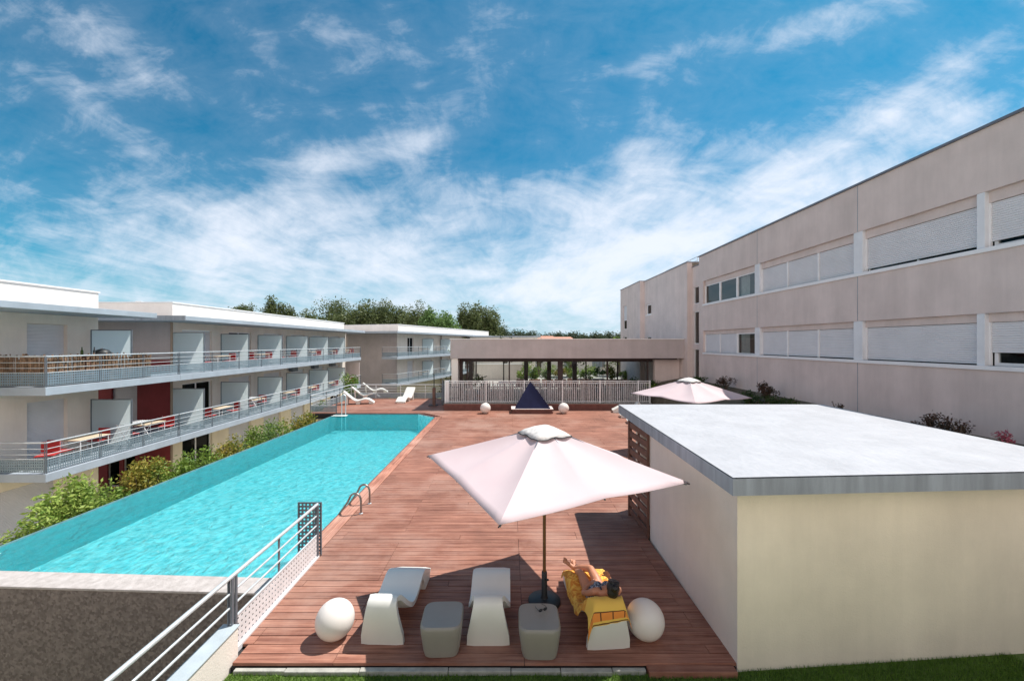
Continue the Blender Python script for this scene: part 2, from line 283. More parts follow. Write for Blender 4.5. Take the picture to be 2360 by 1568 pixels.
def water_mat():
    m, nt, b = node_mat('water'); N = nt.nodes; L = nt.links
    tc = N.new('ShaderNodeTexCoord'); mp = N.new('ShaderNodeMapping'); L.new(tc.outputs['Object'], mp.inputs[0]); mp.inputs['Scale'].default_value = (1, .75, 1); mp.inputs['Rotation'].default_value = (0, 0, R(30))
    n = N.new('ShaderNodeTexNoise'); n.inputs['Scale'].default_value = 4.2; n.inputs['Detail'].default_value = 4; n.inputs['Distortion'].default_value = 1.2; L.new(mp.outputs[0], n.inputs['Vector'])
    n2 = N.new('ShaderNodeTexNoise'); n2.inputs['Scale'].default_value = 1.1; n2.inputs['Detail'].default_value = 3; L.new(mp.outputs[0], n2.inputs['Vector'])
    ad = N.new('ShaderNodeMath'); ad.operation = 'MULTIPLY_ADD'; L.new(n2.outputs['Fac'], ad.inputs[0]); ad.inputs[1].default_value = 1.2; L.new(n.outputs['Fac'], ad.inputs[2])
    bp = N.new('ShaderNodeBump'); bp.inputs['Strength'].default_value = 1.0; bp.inputs['Distance'].default_value = .20; L.new(ad.outputs[0], bp.inputs['Height'])
    t = N.new('ShaderNodeBsdfTransparent'); t.inputs[0].default_value = (.86, .98, .98, 1)
    d = N.new('ShaderNodeBsdfDiffuse'); d.inputs[0].default_value = (.02, .55, .62, 1); L.new(bp.outputs[0], d.inputs['Normal'])
    m1 = N.new('ShaderNodeMixShader'); m1.inputs[0].default_value = .30; L.new(t.outputs[0], m1.inputs[1]); L.new(d.outputs[0], m1.inputs[2])
    g = N.new('ShaderNodeBsdfGlossy'); g.inputs['Roughness'].default_value = .05; L.new(bp.outputs[0], g.inputs['Normal'])
    fr = N.new('ShaderNodeFresnel'); fr.inputs[0].default_value = 1.33; L.new(bp.outputs[0], fr.inputs['Normal'])
    fm = N.new('ShaderNodeMath'); fm.operation = 'MINIMUM'; L.new(fr.outputs[0], fm.inputs[0]); fm.inputs[1].default_value = .35
    ms = N.new('ShaderNodeMixShader'); L.new(fm.outputs[0], ms.inputs[0]); L.new(m1.outputs[0], ms.inputs[1]); L.new(g.outputs[0], ms.inputs[2])
    # only the upward face is the rippled surface, the sides and bottom of the water body are clear
    ge = N.new('ShaderNodeNewGeometry'); sz = N.new('ShaderNodeSeparateXYZ'); L.new(ge.outputs['True Normal'], sz.inputs[0])
    ab = N.new('ShaderNodeMath'); ab.operation = 'ABSOLUTE'; L.new(sz.outputs[2], ab.inputs[0])
    sp = N.new('ShaderNodeSeparateXYZ'); L.new(ge.outputs['Position'], sp.inputs[0])
    hi = N.new('ShaderNodeMath'); hi.operation = 'GREATER_THAN'; L.new(sp.outputs[2], hi.inputs[0]); hi.inputs[1].default_value = -.12
    mu = N.new('ShaderNodeMath'); mu.operation = 'MULTIPLY'; L.new(ab.outputs[0], mu.inputs[0]); L.new(hi.outputs[0], mu.inputs[1])
    gt = N.new('ShaderNodeMath'); gt.operation = 'GREATER_THAN'; L.new(mu.outputs[0], gt.inputs[0]); gt.inputs[1].default_value = .5
    tt = N.new('ShaderNodeBsdfTransparent'); mf = N.new('ShaderNodeMixShader'); L.new(gt.outputs[0], mf.inputs[0]); L.new(tt.outputs[0], mf.inputs[1]); L.new(ms.outputs[0], mf.inputs[2])
    L.new(mf.outputs[0], N['Material Output'].inputs[0])
    va = N.new('ShaderNodeVolumeAbsorption'); va.inputs['Color'].default_value = (.0, .70, .78, 1); va.inputs['Density'].default_value = .24; L.new(va.outputs[0], N['Material Output'].inputs['Volume'])
    return m
M['water'] = water_mat()
def pebble_mat():
    m, nt, b = node_mat('pebble_render'); N = nt.nodes; L = nt.links
    tc = N.new('ShaderNodeTexCoord'); vo = N.new('ShaderNodeTexVoronoi'); vo.inputs['Scale'].default_value = 24; L.new(tc.outputs['Object'], vo.inputs['Vector'])
    n = N.new('ShaderNodeTexNoise'); n.inputs['Scale'].default_value = 3; n.inputs['Detail'].default_value = 8; L.new(tc.outputs['Object'], n.inputs['Vector'])
    sp = N.new('ShaderNodeSeparateColor'); L.new(vo.outputs['Color'], sp.inputs[0])
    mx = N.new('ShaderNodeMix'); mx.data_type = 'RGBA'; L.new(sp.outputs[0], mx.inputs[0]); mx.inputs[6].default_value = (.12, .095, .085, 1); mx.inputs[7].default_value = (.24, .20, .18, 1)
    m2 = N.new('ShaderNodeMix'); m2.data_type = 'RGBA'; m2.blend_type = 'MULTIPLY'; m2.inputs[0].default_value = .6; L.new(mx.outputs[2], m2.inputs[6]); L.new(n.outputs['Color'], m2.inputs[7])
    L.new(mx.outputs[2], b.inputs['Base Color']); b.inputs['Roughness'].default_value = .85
    bp = N.new('ShaderNodeBump'); bp.inputs['Strength'].default_value = .8; bp.inputs['Distance'].default_value = .012; L.new(vo.outputs['Distance'], bp.inputs['Height']); L.new(bp.outputs[0], b.inputs['Normal'])
    return m
M['pebble'] = pebble_mat()  # near wall stone, darkened to carry its shade
def towel_mat():
    m, nt, b = node_mat('towel'); N = nt.nodes; L = nt.links
    tc = N.new('ShaderNodeTexCoord'); uv = tc.outputs['UV']
    n = N.new('ShaderNodeTexNoise'); n.inputs['Scale'].default_value = 9; n.inputs['Detail'].default_value = 4; n.inputs['Distortion'].default_value = 2; L.new(uv, n.inputs['Vector'])
    mr = N.new('ShaderNodeMapRange'); L.new(n.outputs['Fac'], mr.inputs[0]); mr.inputs[1].default_value = .42; mr.inputs[2].default_value = .58
    mx = N.new('ShaderNodeMix'); mx.data_type = 'RGBA'; L.new(mr.outputs[0], mx.inputs[0]); mx.inputs[6].default_value = (.62, .22, .03, 1); mx.inputs[7].default_value = (.82, .50, .10, 1)
    # printed border: orange squares between two dark lines across one end (v is metres along the towel)
    sp = N.new('ShaderNodeSeparateXYZ'); L.new(uv, sp.inputs[0])
    def mth(op, a, b_=0.0, clamp=False):
        q = N.new('ShaderNodeMath'); q.operation = op; q.use_clamp = clamp
        for s, i in ((a, q.inputs[0]), (b_, q.inputs[1])):
            if isinstance(s, (int, float)): i.default_value = s
            else: L.new(s, i)
        return q.outputs[0]
    vv = sp.outputs[1]; uu = sp.outputs[0]
    band = mth('MULTIPLY', mth('GREATER_THAN', vv, .045), mth('LESS_THAN', vv, .125))
    l1 = mth('MULTIPLY', mth('GREATER_THAN', vv, .125), mth('LESS_THAN', vv, .134)); l2 = mth('MULTIPLY', mth('GREATER_THAN', vv, .006), mth('LESS_THAN', vv, .020))
    fr = mth('FRACT', mth('MULTIPLY', uu, 7.0)); bars = mth('LESS_THAN', fr, .10)
    dark = mth('ADD', mth('ADD', l1, l2), mth('MULTIPLY', band, bars), True)
    plain = mth('LESS_THAN', vv, .30)
    mp = N.new('ShaderNodeMix'); mp.data_type = 'RGBA'; L.new(plain, mp.inputs[0]); L.new(mx.outputs[2], mp.inputs[6]); mp.inputs[7].default_value = (.80, .50, .10, 1)
    mb_ = N.new('ShaderNodeMix'); mb_.data_type = 'RGBA'; L.new(band, mb_.inputs[0]); L.new(mp.outputs[2], mb_.inputs[6]); mb_.inputs[7].default_value = (.80, .27, .05, 1)
    md = N.new('ShaderNodeMix'); md.data_type = 'RGBA'; L.new(dark, md.inputs[0]); L.new(mb_.outputs[2], md.inputs[6]); md.inputs[7].default_value = (.12, .05, .02, 1)
    L.new(md.outputs[2], b.inputs['Base Color']); b.inputs['Roughness'].default_value = .95
    return m
M['towel'] = towel_mat()
def swim_mat():
    m, nt, b = node_mat('swimsuit'); N = nt.nodes; L = nt.links
    tc = N.new('ShaderNodeTexCoord'); n = N.new('ShaderNodeTexNoise'); n.inputs['Scale'].default_value = 16; n.inputs['Detail'].default_value = 2; n.inputs['Distortion'].default_value = 2.5; L.new(tc.outputs['Object'], n.inputs['Vector'])
    cr = N.new('ShaderNodeValToRGB'); L.new(n.outputs['Fac'], cr.inputs[0]); e = cr.color_ramp.elements; e[0].position = .46; e[0].color = (.012, .016, .04, 1); e[1].position = .56; e[1].color = (.35, .42, .55, 1)
    L.new(cr.outputs[0], b.inputs['Base Color']); b.inputs['Roughness'].default_value = .6; return m
M['swimsuit'] = swim_mat()
def navy_mat():
    m, nt, b = node_mat('navy_tiles'); N = nt.nodes; L = nt.links
    tc = N.new('ShaderNodeTexCoord'); br = N.new('ShaderNodeTexNoise'); br.inputs['Scale'].default_value = 3; L.new(tc.outputs['Object'], br.inputs['Vector'])
    mx = N.new('ShaderNodeMix'); mx.data_type = 'RGBA'; L.new(br.outputs['Fac'], mx.inputs[0]); mx.inputs[6].default_value = (.006, .008, .035, 1); mx.inputs[7].default_value = (.015, .02, .075, 1)
    L.new(mx.outputs[2], b.inputs['Base Color']); b.inputs['Roughness'].default_value = .55; b.inputs['Specular IOR Level'].default_value = .2; return m
M['navy'] = navy_mat()

# ------------------------------------------------------------------ mesh helpers
class MB:
    def __init__(s, Mx=None): s.v = []; s.f = []; s.M = Mx; s.uv = None
    def add(s, vs, fs):
        o = len(s.v)
        s.v += [(s.M @ Vector(p)) if s.M else Vector(p) for p in vs]; s.f += [tuple(i+o for i in f) for f in fs]
    def box(s, x0, x1, y0, y1, z0, z1):
        s.add([(x0,y0,z0),(x1,y0,z0),(x1,y1,z0),(x0,y1,z0),(x0,y0,z1),(x1,y0,z1),(x1,y1,z1),(x0,y1,z1)],
              [(0,3,2,1),(4,5,6,7),(0,1,5,4),(1,2,6,5),(2,3,7,6),(3,0,4,7)]); return s
    def quad(s, a, b, c, d): s.add([a, b, c, d], [(0,1,2,3)]); return s
    def prism(s, pts, z0, z1):
        n = len(pts)
        s.add([(p[0],p[1],z0) for p in pts]+[(p[0],p[1],z1) for p in pts], [tuple(range(n-1,-1,-1)), tuple(range(n,2*n))]+[(i,(i+1)%n,n+(i+1)%n,n+i) for i in range(n)]); return s
    def tube(s, pts, r, seg=10, caps=True):
        pts = [Vector(p) for p in pts]; n = len(pts)
        rr = r if isinstance(r, (list, tuple)) else [r]*n
        vs = []; fs = []; prev = None
        for i, p in enumerate(pts):
            t = (pts[min(i+1,n-1)]-pts[max(i-1,0)]).normalized()
            if prev is None:
                a = Vector((0,0,1)) if abs(t.z) < .9 else Vector((1,0,0)); u = t.cross(a).normalized()
            else: u = (prev - t*prev.dot(t)).normalized()
            prev = u; w = t.cross(u)
            for k in range(seg):
                an = 2*math.pi*k/seg; vs.append(p+(u*math.cos(an)+w*math.sin(an))*rr[i])
        for i in range(n-1):
            for k in range(seg):
                a = i*seg+k; b = i*seg+(k+1)%seg; fs.append((a, b, b+seg, a+seg))
        if caps: fs += [tuple(range(seg-1,-1,-1)), tuple(range((n-1)*seg, n*seg))]
        s.add(vs, fs); return s
    def lathe(s, prof, c=(0,0,0), seg=32):
        n = len(prof); vs = []; fs = []
        for (r, z) in prof:
            for k in range(seg):
                a = 2*math.pi*k/seg; vs.append((c[0]+r*math.cos(a), c[1]+r*math.sin(a), c[2]+z))
        for i in range(n-1):
            for k in range(seg):
                a = i*seg+k; b = i*seg+(k+1)%seg; fs.append((a, b, b+seg, a+seg))
        fs += [tuple(range(seg-1,-1,-1)), tuple(range((n-1)*seg, n*seg))]
        s.add(vs, fs); return s
    def ell(s, c, r, seg=20, rings=12, Mx=None):
        vs = []; fs = []
        for i in range(rings+1):
            th = math.pi*i/rings
            for k in range(seg):
                a = 2*math.pi*k/seg; p = Vector((r[0]*math.sin(th)*math.cos(a), r[1]*math.sin(th)*math.sin(a), r[2]*math.cos(th)))
                if Mx: p = Mx @ p
                vs.append(p+Vector(c))
        for i in range(rings):
            for k in range(seg):
                a = i*seg+k; b = i*seg+(k+1)%seg; fs.append((a, a+seg, b+seg, b))
        s.add(vs, fs); return s
    def build(s, name, m, parent=None, smooth=False, bevel=0, weld=False, local=False):
        me = bpy.data.meshes.new(name)
        inv = None
        if parent is not None and not local:
            inv = world_of(parent).inverted()
        me.from_pydata([tuple(inv @ p) if inv else tuple(p) for p in s.v], [], s.f); me.update()
        if weld or smooth:
            bm = bmesh.new(); bm.from_mesh(me); bmesh.ops.remove_doubles(bm, verts=bm.verts, dist=1e-5)
            bm.to_mesh(me); bm.free()
        if smooth:
            for p in me.polygons: p.use_smooth = True
            me.update()
            try: me.set_sharp_from_angle(angle=R(38))
            except Exception: pass
        if s.uv is not None and not weld and not smooth:
            l = me.uv_layers.new(name='UVMap')
            for lp in me.loops: l.data[lp.index].uv = s.uv[lp.vertex_index]
        me.materials.append(m)
        o = bpy.data.objects.new(name, me); COL.objects.link(o)
        if parent is not None: o.parent = parent
        if bevel:
            b = o.modifiers.new('bevel', 'BEVEL'); b.width = bevel; b.segments = 2; b.limit_method = 'ANGLE'
        return o
def world_of(o):
    m = Matrix.LocRotScale(o.location, o.rotation_euler, o.scale)
    return world_of(o.parent) @ m if o.parent else m
def tag(o, label=None, cat=None, group=None, kind=None):
    if label: o['label'] = label
    if cat: o['category'] = cat
    if group: o['group'] = group
    if kind: o['kind'] = kind
    return o
def thing(name, label, cat, loc=(0,0,0), rz=0, group=None):
    o = bpy.data.objects.new(name, None); COL.objects.link(o); o.location = loc; o.rotation_euler = (0,0,rz); o.empty_display_size = .2
    return tag(o, label, cat, group)
KIDS = {}
def kids(o): return [c for c in COL.objects if c.parent == o]
def copy_tree(o, parent=None, top=True):
    c = o.copy(); COL.objects.link(c); c.parent = parent
    for ch in kids(o): copy_tree(ch, c, False)
    return c
ORD = ['first','second','third','fourth','fifth','sixth','seventh','eighth','ninth','tenth']
def slats(mb, P0, P1, z0, z1, n_out, pitch=.052, d=.013):
    """ribbed roller shutter between plan points P0 and P1 (n_out = outward normal)"""
    n = max(4, int((z1-z0)/pitch)); h = (z1-z0)/n
    P0 = Vector((*P0, 0)); P1 = Vector((*P1, 0)); no = Vector((*n_out, 0))
    vs = []; fs = []
    for i in range(n):
        zb = z0+i*h
        for (zz, oo) in ((zb, -d*.5), (zb+h*.18, d), (zb+h*.72, d*.7), (zb+h*.80, -d*.5)):
            for P in (P0, P1): q = P+no*oo; vs.append((q.x, q.y, zz))
    for i in range(4*n-1): a = 2*i; fs.append((a, a+1, a+3, a+2))
    mb.add(vs, fs)
def facade(mb, O, d, n, t0, t1, z0, z1, ops, depth=.18):
    """wall plane with real recessed openings. ops: (ta, tb, za, zb)"""
    O = Vector((*O, 0)); d = Vector((*d, 0)); n = Vector((*n, 0))
    def W_(t, o, z): q = O+d*t+n*o; return (q.x, q.y, z)
    ts = sorted({t0, t1, *[max(t0,min(t1,a)) for op in ops for a in op[:2]]}); zs = sorted({z0, z1, *[a for op in ops for a in op[2:4]]})
    for i in range(len(ts)-1):
        for j in range(len(zs)-1):
            tm = (ts[i]+ts[i+1])/2; zm = (zs[j]+zs[j+1])/2
            if any(a < tm < b and c < zm < e for (a, b, c, e) in ops): continue
            mb.quad(W_(ts[i],0,zs[j]), W_(ts[i+1],0,zs[j]), W_(ts[i+1],0,zs[j+1]), W_(ts[i],0,zs[j+1]))
    for (a, b, c, e) in ops:
        mb.quad(W_(a,0,c), W_(a,-depth,c), W_(a,-depth,e), W_(a,0,e)); mb.quad(W_(b,0,c), W_(b,-depth,c), W_(b,-depth,e), W_(b,0,e))
        mb.quad(W_(a,0,e), W_(b,0,e), W_(b,-depth,e), W_(a,-depth,e)); mb.quad(W_(a,0,c), W_(b,0,c), W_(b,-depth,c), W_(a,-depth,c))
def perf_panel(mb, A, B, z0, z1, pitch, hole=.5, seg=4, rot=math.pi/4):
    """flat sheet from plan A to B with real round or square holes"""
    A = Vector((*A, 0)); B = Vector((*B, 0)); Ln = (B-A).length; nx = max(1, int(Ln/pitch)); nz = max(1, int((z1-z0)/pitch)); d = (B-A)/nx; dz = (z1-z0)/nz
    for i in range(nx):
        for j in range(nz):
            c = [(0,0),(1,0),(1,1),(0,1)]
            if seg == 4:
                h = [(.5-hole/2,.5-hole/2),(.5+hole/2,.5-hole/2),(.5+hole/2,.5+hole/2),(.5-hole/2,.5+hole/2)]
                vs = c+h; fs = [(0,1,5,4),(1,2,6,5),(2,3,7,6),(3,0,4,7)]
            else:
                vs = c+[(.5+hole/2*math.cos(R(22.5+45*k)), .5+hole/2*math.sin(R(22.5+45*k))) for k in range(8)]
                # ring 4..11, corners at 0(-,-) 1(+,-) 2(+,+) 3(-,+)
                fs = [(2,4,11,1) , (2,3,6,5), (3,0,8,7), (0,1,10,9), (2,5,4), (3,7,6), (0,9,8), (1,11,10)]
            P = []
            for (a, b) in vs: q = A+d*(i+a); P.append((q.x, q.y, z0+dz*(j+b)))
            mb.add(P, fs)
# ------------------------------------------------------------------ the setting
GZ = -3.3
def struct(name, mb, m, **k):
    o = mb.build(name, m, **k); o['kind'] = 'structure'; return o
def sheet(name, pts, z, m):
    mb = MB(); mb.add([(p[0], p[1], z) for p in pts], [tuple(range(len(pts)))]); return struct(name, mb, m)
sheet('ground', [(-3000,-400),(3000,-400),(3000,3000),(-3000,3000)], GZ, M['ground'])
# gently rising wooded hill on the horizon
mb = MB(); nx, ny = 60, 8
for j in range(ny+1):
    for i in range(nx+1):
        X = -500+i*20; Y = 230+j*40
        mb.v.append(Vector((X, Y, GZ+.2+ 6.5*math.sin(math.pi*min(1,j/5)/2)*(1+.35*noise.noise(Vector((X*.01, 3, 1))))*(1-.4*abs(X-60)/560))))
for j in range(ny):
    for i in range(nx): a = j*(nx+1)+i; mb.f.append((a, a+1, a+nx+2, a+nx+1))
struct('hill', mb, M['ground'], smooth=True)

# deck boards
def deck():
    mb = MB(); rnd = random.Random(3); pitch = .158; y = 4.98; row = 0
    def run(xa, xb, ya, yb, z):
        x = -11.8-rnd.choice([0,0,0,1])*1.2
        while x < xb:
            x2 = x + (2.4 if rnd.random() < .8 else 4.8); a = max(x, xa); b = min(x2, xb)
            if b-a > .02 and b > xa: dz = rnd.uniform(-.0015, .0015); mb.box(a+.0035, b-.0035, ya, yb, z-.035+dz, z+dz)
            x = x2
    while y < 28.7:
        ya, yb = y+.005, y+pitch-.006
        if y < 7.45: xa = -3.46 if y < 5.2 else -3.54
        elif y < 21.6: xa = -3.62
        elif y < 22.75: xa = -3.62-(y-21.6)*1.05
        else: xa = -11.4
        xb = 2.86 if y < 8.2 else 8.6
        if y > 23.75: xb = -3.9
        run(xa, xb, ya, yb, 0)
        y += pitch
    struct('deck', mb, M['deck'])
    mb = MB(); mb.box(-3.6, 2.86, 4.99, 8.3, -.3, -.06); mb.box(-3.7, 8.6, 8.3, 24.5, -.3, -.06); mb.box(-11.4, -3.72, 22.72, 28.7, -.3, -.06)
    struct('deck_base', mb, M['interior'])
    mb = MB()
    y = 7.3
    while y < 21.5: mb.box(-3.955, -3.80, y, min(y+2.9, 21.6), -.03, .004); mb.box(-3.79, -3.635, y, min(y+2.9, 21.6), -.03, .004); y += 2.905
    struct('pool_edge_boards', mb, M['deck_y'])
deck()
# pool basin, water, coping walls
PL = [(-10.15,7.12),(-4.0,6.85),(-4.0,21.62),(-5.15,22.68),(-9.8,22.68)]
n = len(PL); ZB = lambda p: -.78-.17*(p[1]-6.85)/15.8      # the floor slopes down to the far end
mb = MB(); mb.add([(p[0],p[1],ZB(p)) for p in PL], [tuple(range(n))])
for i in range(n-2):
    a, b = PL[i], PL[(i+1)%n]
    mb.quad((*a,ZB(a)),(*b,ZB(b)),(*b,-.035),(*a,-.035))
struct('pool_basin', mb, M['mosaic'])
sheet('garden_gravel', [(-17,6),(-10.2,6),(-10.2,42),(-17,42)], GZ+.02, M['gravel'])  # pale sheet added to bounce sun onto the ground floor walls
mb = MB(); a, b = PL[-1], PL[0]; mb.quad((*a,ZB(a)),(*b,ZB(b)),(*b,-.05),(*a,-.05)); a, b = PL[-2], PL[-1]; mb.quad((*a,ZB(a)),(*b,ZB(b)),(*b,-.035),(*a,-.035)); struct('pool_overflow_lining', mb, M['rim_tiles'])  # far wall has the floor's tiles; the dark colour paints in its shade
mb = MB(); WP = [(p[0]+(.004 if p[0] < -6 else -.004), p[1]+(.004 if p[1] < 10 else -.004)) for p in PL]; m_ = len(WP)
mb.add([(*p,-.075) for p in WP]+[(*p,ZB(p)+.004) for p in WP], [tuple(range(m_)), tuple(range(2*m_-1, m_-1, -1))]+[(i, m_+i, m_+(i+1)%m_, (i+1)%m_) for i in range(m_)]); struct('pool_water', mb, M['water'])
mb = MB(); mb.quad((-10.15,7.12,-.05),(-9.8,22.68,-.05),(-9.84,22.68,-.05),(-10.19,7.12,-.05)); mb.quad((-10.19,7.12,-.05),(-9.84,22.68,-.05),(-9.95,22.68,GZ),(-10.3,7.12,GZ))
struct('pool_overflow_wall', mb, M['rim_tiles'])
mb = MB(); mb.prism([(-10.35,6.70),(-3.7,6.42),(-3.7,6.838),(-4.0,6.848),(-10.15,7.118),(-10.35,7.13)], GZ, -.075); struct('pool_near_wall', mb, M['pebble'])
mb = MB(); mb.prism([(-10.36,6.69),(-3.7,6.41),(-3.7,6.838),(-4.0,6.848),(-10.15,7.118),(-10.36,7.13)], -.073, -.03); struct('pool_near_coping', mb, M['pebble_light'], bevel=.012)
mb = MB(); mb.box(-9.8,-5.15,22.69,22.78,-.3,-.002); mb.prism([(-3.99,21.63),(-5.14,22.69),(-5.08,22.78),(-3.9,21.68)], -.3, -.002); mb.prism([(-3.99,6.86),(-3.96,6.86),(-3.96,21.63),(-3.99,21.63)], -.3, -.004)
struct('pool_edge_fascia', mb, M['planter_wood'])
mb = MB(); mb.box(-11.4,-3.72,22.80,28.7,GZ,-.31); mb.box(-3.70,8.6,8.4,24.6,GZ,-.31); mb.box(-3.68,9.3,3.2,8.4,GZ,-.31); struct('terrace_mass', mb, M['stucco_beige'])

# lawn and its grass, kerb
mb = MB(); mb.quad((-3.46,.6,-.09),(2.84,.6,-.09),(2.84,4.93,-.09),(-3.46,4.93,-.09)); mb.quad((2.84,.6,-.09),(9.3,.6,-.09),(9.3,8.3,-.09),(2.84,8.3,-.09)); mb.box(-3.46,9.3,.6,3.2,GZ,-.30); struct('lawn_soil', mb, M['lawn'])
mb = MB(); rnd = random.Random(5)
for i in range(70000):
    X = rnd.uniform(-3.44, 6.6); Y = rnd.uniform(3.9, 5.25)
    if Y > (4.90 if X < 2.85 else 4.95+(X-2.85)*.0747): continue
    h = rnd.uniform(.028, .06); a = rnd.uniform(0, 6.28); w = rnd.uniform(.003, .006); lx, ly = rnd.gauss(0,.018), rnd.gauss(0,.018)
    cx, cy = math.cos(a)*w, math.sin(a)*w
    mb.add([(X-cx,Y-cy,-.092),(X+cx,Y+cy,-.092),(X+lx,Y+ly,-.09+h)], [(0,1,2)])
g = mb.build('grass', M['blade']); g['kind'] = 'stuff'
mb = MB(); x = -3.4
rnd = random.Random(8)
while x < 1.68: l = rnd.uniform(.5,1.1); mb.box(x, min(1.7, x+l-.008), 4.905+rnd.uniform(-.012,.006), 4.965, -.13, -.035+rnd.uniform(-.008,.008)); x += l
struct('deck_kerb', mb, M['kerb'], bevel=.008)
mb = MB(); mb.box(1.72, 2.80, 4.86, 4.972, -.12, -.012); struct('deck_step_board', mb, M['deck'], bevel=.004)

# raised garden bank along the right building
mb = MB(); xs = [8.62, 9.0, 9.6, 10.98]; hz = [-.02, 1.15, 1.55, 1.84]
for i in range(3):
    for y0 in [k*1.0 for k in range(3, 25)]:
        f = lambda X, Y: .07*noise.noise(Vector((X*1.3, Y*1.3, 0)))
        y1 = y0+1
        mb.quad((xs[i],y0,hz[i]+f(xs[i],y0)),(xs[i+1],y0,hz[i+1]+(f(xs[i+1],y0) if i<2 else 0)),(xs[i+1],y1,hz[i+1]+(f(xs[i+1],y1) if i<2 else 0)),(xs[i],y1,hz[i]+f(xs[i],y1)))
struct('garden_bank', mb, M['soil'], smooth=True)
sheet('back_terrace', [(-3.6,25.2),(24,25.2),(24,60),(-3.6,60)], .12, M['paving'])
mb = MB(); mb.box(-3.6,24,25.2,60,GZ,.10); struct('back_terrace_mass', mb, M['stucco_beige'])

# ------------------------------------------------------------------ foliage
def leaves(mb, c, r, n, size, rnd, clumps=14, hollow=.55):
    cl = []
    for i in range(clumps):
        d = Vector((rnd.gauss(0,1), rnd.gauss(0,1), rnd.gauss(0,1))).normalized()*rnd.uniform(.25, .85)
        cl.append((Vector((c[0]+d.x*r[0], c[1]+d.y*r[1], c[2]+d.z*r[2])), rnd.uniform(.28, .52)))
    for i in range(n):
        q, s = cl[rnd.randrange(clumps)]
        d = Vector((rnd.gauss(0,1), rnd.gauss(0,1), rnd.gauss(0,1))).normalized()*(rnd.random()**.4)*s
        p = q+Vector((d.x*r[0], d.y*r[1], d.z*r[2]))
        a = Vector((rnd.gauss(0,1), rnd.gauss(0,1), rnd.gauss(0,1)*.8)).normalized(); b = a.cross(Vector((rnd.gauss(0,1), rnd.gauss(0,1), rnd.gauss(0,1)))).normalized()
        L_ = size*rnd.uniform(.6, 1.3); w = L_*.42
        m_ = p+a*L_*.5
        mb.add([p, m_+b*w*.5, p+a*L_, m_-b*w*.5], [(0,1,2,3)])
def shrub(label, x, y, top, rad, ml, n=1500, size=.13, base=GZ, group=None, seed=0, cat='shrub'):
    rnd = random.Random(seed+int(x*100)+int(y*37)); h = top-base
    t = thing('shrub', label, cat, (x, y, base), 0, group)
    mb = MB(); ch = min(h*.72, rad*2.6) 
    leaves(mb, (x, y, top-ch*.46), (rad, rad, ch*.55), n, size, rnd, clumps=16)
    mb.build('foliage', ml, t)
    mb = MB()
    for k in range(6):
        a = rnd.uniform(0, 6.28); e = Vector((x+math.cos(a)*rad*.6, y+math.sin(a)*rad*.6, top-ch*rnd.uniform(.15,.5)))
        mb.tube([(x+math.cos(a)*.06, y+math.sin(a)*.06, base), ((x*1.4+e.x*.6)/2, (y*1.4+e.y*.6)/2, base+(e.z-base)*.55), e], [.03, .02, .008], 6)
    mb.build('stem', M['bark'], t)
    return t
gs = 'shrubs growing in the garden below the pool edge'
for i, (px, pt, rad, ml, lb, n, sz) in enumerate([
    (28, 1215, .75, 'leaf_light', 'low pale green shrub at the left edge of the picture beyond the pool', 1800, .11),
    (105, 1170, .70, 'leaf_light', 'spreading light green shrub just left of the tallest bright bush', 2000, .12),
    (180, 1106, .80, 'leaf_light', 'tallest bright lime green bush in front of the cream ground floor wall', 3000, .13),
    (248, 1128, .60, 'leaf_light', 'small light green shrub at the foot of the dark red wall', 1600, .11),
    (335, 1062, .62, 'leaf_rust', 'yellow and rust leaved shrub in front of the ground floor glass doors', 2200, .12),
    (395, 1058, .70, 'leaf_green', 'mid green shrub between the yellow shrub and the long hedge', 2000, .12),
    (462, 1035, .75, 'leaf_green', 'dense green bush left of the reddish photinia', 2200, .12),
    (535, 998, .85, 'leaf_rust', 'reddish photinia bush with yellow tips beside the pool overflow', 2600, .13),
    (590, 995, .60, 'leaf_green', 'small dark green shrub right of the reddish photinia', 1600, .12),
    (645, 965, .90, 'leaf_green', 'broad green shrub below the middle of the lower balcony', 2200, .13),
    (690, 948, .95, 'leaf_rust', 'tall bronze tipped shrub near the far pool corner', 2200, .14),
    (70, 1200, .75, 'leaf_light', 'lime green shrub filling in left of the spreading light green one', 1800, .12),
    (215, 1150, .65, 'leaf_light', 'lower lime green shrub just right of the tallest bright bush', 1600, .12),
    (290, 1110, .55, 'leaf_green', 'green shrub between the dark red wall and the yellow shrub', 1500, .12),
    (365, 1085, .6, 'leaf_light', 'bright green low shrub right under the yellow and rust one', 1500, .12),
    (430, 1062, .7, 'leaf_green', 'leafy green shrub squeezed between the two mid green bushes', 1600, .12),
    (500, 1030, .8, 'leaf_light', 'bright green shrub left of the reddish photinia foot', 1600, .13),
    (565, 1012, .8, 'leaf_green', 'green shrub merging with the right side of the reddish photinia', 1600, .13),
    (618, 985, .8, 'leaf_fresh', 'fresh green shrub left of the broad green one', 1600, .13),
    (712, 948, .8, 'leaf_green', 'green shrub between the bronze tipped shrub and the pool corner one', 1600, .14),
    (736, 938, .85, 'leaf_fresh', 'fresh green shrub at the far pool corner beside the deck railing', 2000, .14)]):
    X = -11.15; Y = -X*918/(1172-px); z = 4-(pt-790)/918*Y
    shrub(lb, X-rad*.15, Y, z, rad, M[ml], n, sz, group=gs, seed=i)
gr = 'dark leaved shrubs on the bank beside the right building'
